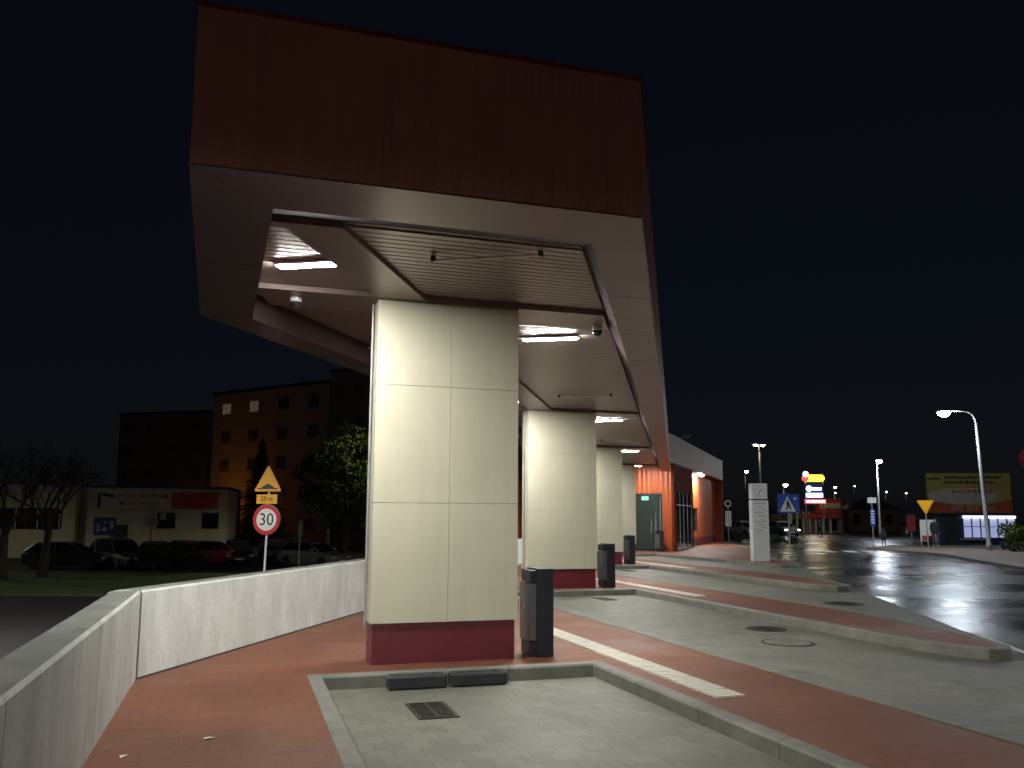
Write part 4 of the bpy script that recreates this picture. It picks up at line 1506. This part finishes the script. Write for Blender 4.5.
def make_car(lab, pk, loc, rz, lit=False, tall=0.0):
    t = thing('parked_car', lab, 'car', loc, rz, 'parked cars')
    P = PAINTS[pk]

    def sec(x, hw, zb, zt):
        return [(x, -hw * .9, zb), (x, -hw, zb + .16), (x, -hw, zt - .22), (x, -hw * .93, zt - .04), (x, -hw * .8, zt), (x, hw * .8, zt), (x, hw * .93, zt - .04), (x, hw, zt - .22), (x, hw, zb + .16), (x, hw * .9, zb)]
    body = loft([sec(-2.12, .70, .38, .72), sec(-2.06, .80, .28, .86), sec(-1.7, .87, .2, .93), sec(-.9, .89, .18, .95), sec(.4, .89, .18, .93), sec(1.0, .88, .19, .88), sec(1.7, .83, .22, .78), sec(2.05, .74, .28, .66), sec(2.13, .64, .36, .55)])
    body.build('body', P, t, False)
    hg = 1.42 + tall

    def gsec(x, hw, zb, zt, tw):
        return [(x, -hw, zb), (x, -tw, zt), (x, tw, zt), (x, hw, zb)]
    gl = loft([gsec(-1.98, .72, .90, .93, .70), gsec(-1.45, .78, .93, hg - .08, .58), gsec(-.6, .8, .93, hg - .03, .60), gsec(.15, .79, .92, hg - .06, .59), gsec(.98, .76, .87, .90, .72)])
    gl.build('window', M['glass_dark'], t)
    rf = loft([gsec(-1.62, .60, hg - .16, hg - .11, .56), gsec(-1.4, .615, hg - .09, hg - .035, .54), gsec(-.6, .63, hg - .05, hg + .012, .56), gsec(.1, .62, hg - .085, hg - .02, .55), gsec(.28, .61, hg - .14, hg - .09, .55)])
    roof = rf.build('roof', P, t)
    for s in (-1, 1):
        MB().tube([(-1.98, s * .735, .93), (-1.5, s * .61, hg - .10)], .035, 6).build('pillar', P, t)
        MB().tube([(-.45, s * .815, .93), (-.45, s * .625, hg - .05)], .03, 6).build('pillar', P, t)
        MB().tube([(1.0, s * .765, .89), (.2, s * .615, hg - .09)], .035, 6).build('pillar', P, t)
    for x in (-1.33, 1.33):
        for s in (-1, 1):
            R90 = Matrix.Translation((x, s * .80, .315)) @ Matrix.Rotation(-s * pi / 2, 4, 'X')
            wl = MB().lathe([(.2, -.10), (.29, -.10), (.315, -.07), (.315, .07), (.29, .10), (.2, .10)], 20).xf(R90).build('wheel', M['rubber'], t)
            rm = MB().lathe([(.2, .0), (.2, .095), (.17, .085), (.05, .1), (.02, .1)], 14).xf(R90).build('rim', M['chrome'], wl)
    for s in (-1, 1):
        MB().box(1.93, 2.115, s * .62 - .14, s * .62 + .14, .52, .66, 0, .03).build('headlight', M['head_on'] if lit else M['lens'], t)
        MB().box(-2.125, -2.0, s * .66 - .10, s * .66 + .10, .66, .84, 0, .02).build('tail_light', M['tail'], t)
        MB().box(.55, .72, s * .94 - .07, s * .94 + .07, .90, 1.02, 0, .03).build('side_mirror', P, t)
    MB().box(2.12, 2.14, -.26, .26, .33, .44).box(-2.14, -2.11, -.26, .26, .48, .59).build('number_plate', M['white'], t)
    MB().box(2.02, 2.125, -.4, .4, .46, .60, 0, .01).build('grille', M['dark'], t)
    return t


def car_at(px, d, lab, pk, rz, **k):
    make_car(lab, pk, ((px - 512) / 862.13 * d, d, -1.236), radians(rz), **k)


car_at(77, 46.5, 'black car parked side on behind the bare tree', 'black', 4)
car_at(126, 47.5, 'dark tall car with bright roof outline under the blue parking sign', 'dark', -38, tall=.16)
car_at(160, 48, 'dark green car with pale glinting front below the round white sign', 'green', -72)
car_at(187, 50, 'dark car in the row between the green car and the red car', 'blue', -78)
car_at(216, 50, 'red car with glowing tail lamps left of the speed sign', 'red', 62)
car_at(243, 52, 'black car left of the post of the speed sign', 'black', -70)
car_at(276, 54, 'dark grey car right behind the post of the speed sign', 'dark', -60)
car_at(318, 50, 'silver car by the thin grey sign post', 'silver', -30)
p = at(744, 541, 78)
make_car('white car with lit headlights behind the clock pylon', 'white', (p.x, 78, .01), radians(-75), True)
p = at(780, 541, 84)
make_car('pale car behind the blue crossing sign', 'silver', (p.x, 84, .01), radians(-80), True)

# ------------------------------------------------------------------ buildings on the left
t0, t1 = at(85, 553, 60), at(233, 553, 62)
L = (t1.x - t0.x)
lbz = -1.25
t = thing('low_building', 'long low flat roofed building with faded banner behind parked cars', 'building', (t0.x, 60, lbz), math.atan2(2, L))
hh = 4.75
MB().box(0, L, 0, 9, 0, hh).build('wall', M['low_wall'], t)
MB().box(-.1, L + .1, -.15, 9.1, hh + .002, hh + .14).build('roof', M['dark'], t)
# left wing, set a little forward
MB().box(-9.5, -.05, -1.0, 8, 0, hh + .12).build('wing_wall', M['low_wall'], t)
MB().box(-9.6, .02, -1.15, 8.1, hh + .122, hh + .25).build('wing_roof', M['dark'], t)
lw = MB().box(-9.2, -.9, -1.06, -1.002, 1.9, 3.3).build('window', M['glass_dark'], t)
fm = MB()
for i in range(7):
    fm.box(-9.2 + i * 1.36, -9.12 + i * 1.36, -1.1, -1.062, 1.9, 3.3)
fm.build('window_frame', M['low_wall'], lw)
for x0, x1 in ((5.0, 6.2), (8.0, 9.1)):
    MB().box(x0, x1, -.05, -.002, 1.95, 3.05).build('window', M['glass_dark'], t)
MB().box(2.0, 3.1, -.05, -.002, 0, 2.2).build('door', M['dark'], t)
bn_ = MB().box(1.0, 6.5, -.08, -.004, 3.32, 4.55).build('banner', M['banner'], t)
MB().box(5.9, 9.0, -.11, -.082, 3.36, 4.48).build('banner_red', M['banner_red'], bn_)
bx = MB().box(1.05, 1.28, -.1, -.082, 3.4, 4.4)
bx.plate([(1.32, 4.2), (2.1, 4.05), (2.1, 4.25), (1.32, 4.42)], -.1, -.082)
bx.build('dark_emblem', M['dark'], bn_)
tx = MB()
for z_, x0, x1, hmin in ((3.55, 2.5, 4.9, .22), (4.05, 2.4, 5.6, .2)):
    tx = MB()
    x = x0
    while x < x1:
        ww = random.uniform(.14, .26)
        tx.box(x, x + .06, -.1, -.082, z_, z_ + hmin + random.uniform(0, .1))
        tx.box(x + .06, x + ww, -.1, -.082, z_ + random.choice((0, .1, .2)), z_ + random.choice((.05, .15)) + .12)
        x += ww + .08
    tx.build('lettering', M['shop_red'], bn_)


def block(name, a, b, depth, top, lab, mat, rows, cols, base=-1.25, lit=(), skip=(), win=(.9, 1.3)):
    """apartment slab whose front runs from a to b (xy), with a window grid on the front"""
    a, b = Vector(a), Vector(b)
    d = b - a
    t = thing(name, lab, 'apartment block', (a.x, a.y, base), math.atan2(d.y, d.x))
    Lh = d.length
    H = top - base
    MB().box(0, Lh, 0, depth, 0, H).build('wall', mat, t)
    MB().box(-.15, Lh + .15, -.2, depth + .15, H + .002, H + .3).build('roof', M['dark'], t)
    for i in range(rows):
        for j in range(cols):
            if (i, j) in skip:
                continue
            x = Lh * (j + .5) / cols
            z0 = H - (i + 1) * (H - .6) / rows + .8
            w_ = MB()
            ww, wh = win
            w_.box(x - ww, x + ww, -.06, -.002, z0, z0 + wh)
            wo = w_.build('window', M['plaster_dim'] if (i, j) not in lit else M['white'], t)
            MB().box(x - ww + .1, x - .05, -.075, -.062, z0 + .1, z0 + wh - .1).box(x + .05, x + ww - .1, -.075, -.062, z0 + .1, z0 + wh - .1).build('pane', M['pane_dim'] if (i, j) not in lit else M['curtain'], wo)
    return t


M['pane_dim'] = mottled('curtained_pane', (0.10, 0.075, 0.055), (0.16, 0.12, 0.09), 0.8, 0.3, 0, 0)
M['curtain'] = emit('lit_curtain', (1.0, .75, .5), 0.05)
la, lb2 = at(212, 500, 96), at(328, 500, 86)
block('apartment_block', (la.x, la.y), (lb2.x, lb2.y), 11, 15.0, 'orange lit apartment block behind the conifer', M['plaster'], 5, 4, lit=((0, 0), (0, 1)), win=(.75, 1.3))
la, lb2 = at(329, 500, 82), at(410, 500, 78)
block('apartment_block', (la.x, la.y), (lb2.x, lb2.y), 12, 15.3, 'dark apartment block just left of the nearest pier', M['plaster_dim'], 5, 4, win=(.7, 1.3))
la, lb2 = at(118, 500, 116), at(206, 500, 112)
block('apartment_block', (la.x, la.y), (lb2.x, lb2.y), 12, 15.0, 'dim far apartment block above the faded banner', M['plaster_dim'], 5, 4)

# sodium lamp in the yard between the low building and the apartment block
p = at(208, 495, 91)
t = thing('yard_lamp', 'orange sodium globe lamp in the yard behind the low building', 'street lamp', (p.x, 90, -1.25))
MB().lathe([(.08, 0), (.06, 3.9)], 10).build('pole', M['dark'], t)
MB().lathe([(.05, 3.9), (.2, 4.0), (.27, 4.18), (.2, 4.36), (.05, 4.45)], 16).build('globe', M['sodium'], t, True)
p = at(180, 495, 108)
t = thing('yard_lamp', 'orange sodium globe lamp before the far apartment block', 'street lamp', (p.x, 108, -1.25))
MB().lathe([(.08, 0), (.06, 3.7)], 10).build('pole', M['dark'], t)
MB().lathe([(.03, 3.8), (.09, 3.87), (.12, 3.95), (.09, 4.03), (.03, 4.1)], 16).build('globe', M['sodium'], t, True)

# car park lamps: one off to the left, one hidden behind the nearest pier
k_ = street_lamp((-34, 44, -1.25), radians(200), 7.5, 1.0, 'lit car park lamp outside the left photo edge', M['street_far'], False, 1.2)
beam(k_, (-1.3, 0, 7.2), 58, 160, .3, (1.0, .93, .68))
k_ = street_lamp((-3.6, 52, -1.25), radians(10), 10.0, 1.2, 'lit car park lamp hidden behind the nearest pier', M['street_far'], False, 1.2)
beam(k_, (-1.5, 0, 9.7), 190, 150, .3, (1.0, .93, .7))
k_ = street_lamp((-11.5, 17, -1.25), radians(0), 7.4, 1.0, 'added unseen lamp on the lower road, brightening the speed sign', M['street_far'], False, 1.2)  # added to brighten the yellow sign face, no lamp known here
beam(k_, (-1.3, 0, 7.1), 330, 160, .3)


# ------------------------------------------------------------------ people
def person(lab, loc, rz, h, coat, trousers, shoe, stride=.12, hood=False):
    k = h / 1.75
    J = {'pelvis': (0, 0, .95), 'waist': (0, 0, 1.12), 'chest': (0, -.01, 1.34), 'neck': (0, 0, 1.49), 'head': (0, -.015, 1.60), 'crown': (0, -.01, 1.72)}
    E_ = [('pelvis', 'waist'), ('waist', 'chest'), ('chest', 'neck'), ('neck', 'head'), ('head', 'crown')]
    Rr = {'pelvis': .15, 'waist': .145, 'chest': .165, 'neck': .062, 'head': .098, 'crown': .06}
    for s, n in ((-1, 'a'), (1, 'b')):
        J.update({'hip' + n: (s * .10, 0, .90), 'knee' + n: (s * .11, -s * stride * .6 - .02, .49), 'ankle' + n: (s * .11, s * -stride, .09), 'toe' + n: (s * .12, s * -stride - .15, .04),
                  'sh' + n: (s * .19, 0, 1.41), 'el' + n: (s * .25, .03 + s * .05, 1.13), 'wr' + n: (s * .235, -.06 + s * .1, .90), 'hd' + n: (s * .225, -.08 + s * .1, .80)})
        E_ += [('pelvis', 'hip' + n), ('hip' + n, 'knee' + n), ('knee' + n, 'ankle' + n), ('ankle' + n, 'toe' + n), ('chest', 'sh' + n), ('sh' + n, 'el' + n), ('el' + n, 'wr' + n), ('wr' + n, 'hd' + n)]
        Rr.update({'hip' + n: .105, 'knee' + n: .072, 'ankle' + n: .055, 'toe' + n: .045, 'sh' + n: .085, 'el' + n: .065, 'wr' + n: .048, 'hd' + n: .04})
    names = list(J)
    me = bpy.data.meshes.new('person')
    me.from_pydata([J[n] for n in names], [(names.index(a), names.index(b)) for a, b in E_], [])
    ob = bpy.data.objects.new('tmp', me)
    COL.objects.link(ob)
    sk = ob.modifiers.new('skin', 'SKIN')
    for i, n in enumerate(names):
        me.skin_vertices[0].data[i].radius = (Rr[n], Rr[n] * (.8 if n in ('pelvis', 'waist', 'chest') else 1))
        me.skin_vertices[0].data[i].use_root = n == 'pelvis'
    sb = ob.modifiers.new('sub', 'SUBSURF')
    sb.levels = 2
    dg = bpy.context.evaluated_depsgraph_get()
    m2 = bpy.data.meshes.new_from_object(ob.evaluated_get(dg))
    bpy.data.objects.remove(ob)
    m2.materials.clear()
    for m in (M['skin'], coat, trousers, shoe):
        m2.materials.append(m)
    for pl in m2.polygons:
        z_, x_ = pl.center.z, abs(pl.center.x)
        pl.material_index = 0 if (z_ > 1.50 or (z_ < .87 and x_ > .19 and z_ > .7)) else 1 if (z_ > .86) else 2 if z_ > .11 else 3
        pl.use_smooth = True
    o = bpy.data.objects.new('person', m2)
    COL.objects.link(o)
    o.location = loc
    o.rotation_euler = (0, 0, rz)
    o.scale = (k, k, k)
    tag(o, lab, 'person')
    if hood:
        MB().lathe([(.12, 1.47), (.125, 1.55), (.125, 1.66), (.09, 1.745), (.02, 1.77)], 14, 0, (0, .03, 0)).build('hood', coat, o, True)
        MB().lathe([(.255, .70), (.25, .95), (.24, 1.25), (.21, 1.42), (.09, 1.5)], 16, 0, (0, 0, 0), 1.0, .7).build('coat', coat, o, True)
    else:
        MB().lathe([(.104, 1.60), (.108, 1.66), (.085, 1.735), (.02, 1.765)], 14, 0, (0, .02, 0)).build('hair', M['hair'], o, True)
        MB().lathe([(.19, .80), (.195, .95), (.19, 1.2), (.19, 1.38), (.08, 1.49)], 16, 0, (0, 0, 0), 1.0, .72).build('jacket', coat, o, True)
    return o


p = at(931.5, 546, 49.0)
person('person in dark jacket and pale shoes before the pale notice board', (p.x, p.y, .11), radians(-20), 1.62, M['cloth_dark'], M['cloth_grey'], M['shoe'], .14)
p = at(880, 546, 49.5)
person('small person in a long dark hooded coat at the far kerb', (p.x, p.y, .11), radians(170), 1.02, M['cloth_dark'], M['cloth_dark'], M['cloth_dark'], .04, True)
p = at(817, 535, 84)
person('distant dark figure walking on the road below the sign tower', (p.x, p.y, .0), radians(10), 1.65, M['cloth_dark'], M['cloth_dark'], M['cloth_dark'], .15)

# ------------------------------------------------------------------ night sky, moon and view
w = bpy.data.worlds.new('World')
sc.world = w
w.use_nodes = True
nt = w.node_tree
sky = nt.nodes.new('ShaderNodeTexSky')
sky.sky_type = 'NISHITA'
sky.sun_disc = False
sky.sun_elevation = radians(14)
sky.sun_rotation = radians(200)
bg = nt.nodes['Background']
tint = mixc(nt, 1.0, sky.outputs['Color'], (0.62, 0.62, 0.90, 1.0), 'MULTIPLY')
tint = mixc(nt, 1.0, tint, (1.7, 2.3, 3.6, 1.0), 'ADD')
nt.links.new(tint, bg.inputs['Color'])
bg.inputs['Strength'].default_value = 0.0008
sun = bpy.data.lights.new('moon', 'SUN')
sun.energy = 0.004
sun.angle = radians(0.5)
sun.color = (1.0, .96, .9)
so = bpy.data.objects.new('moon', sun)
COL.objects.link(so)
so.location = (0, -20, 40)
so.rotation_euler = (radians(76), 0, radians(-20))

sc.render.engine = 'CYCLES'
sc.cycles.use_denoising = True
sc.cycles.max_bounces = 8
sc.cycles.sample_clamp_indirect = 4.0
sc.cycles.use_light_tree = True
vs = sc.view_settings
vs.view_transform = 'Standard'
vs.look = 'None'
vs.exposure = 0.0
vs.gamma = 1.0
vs.use_curve_mapping = False
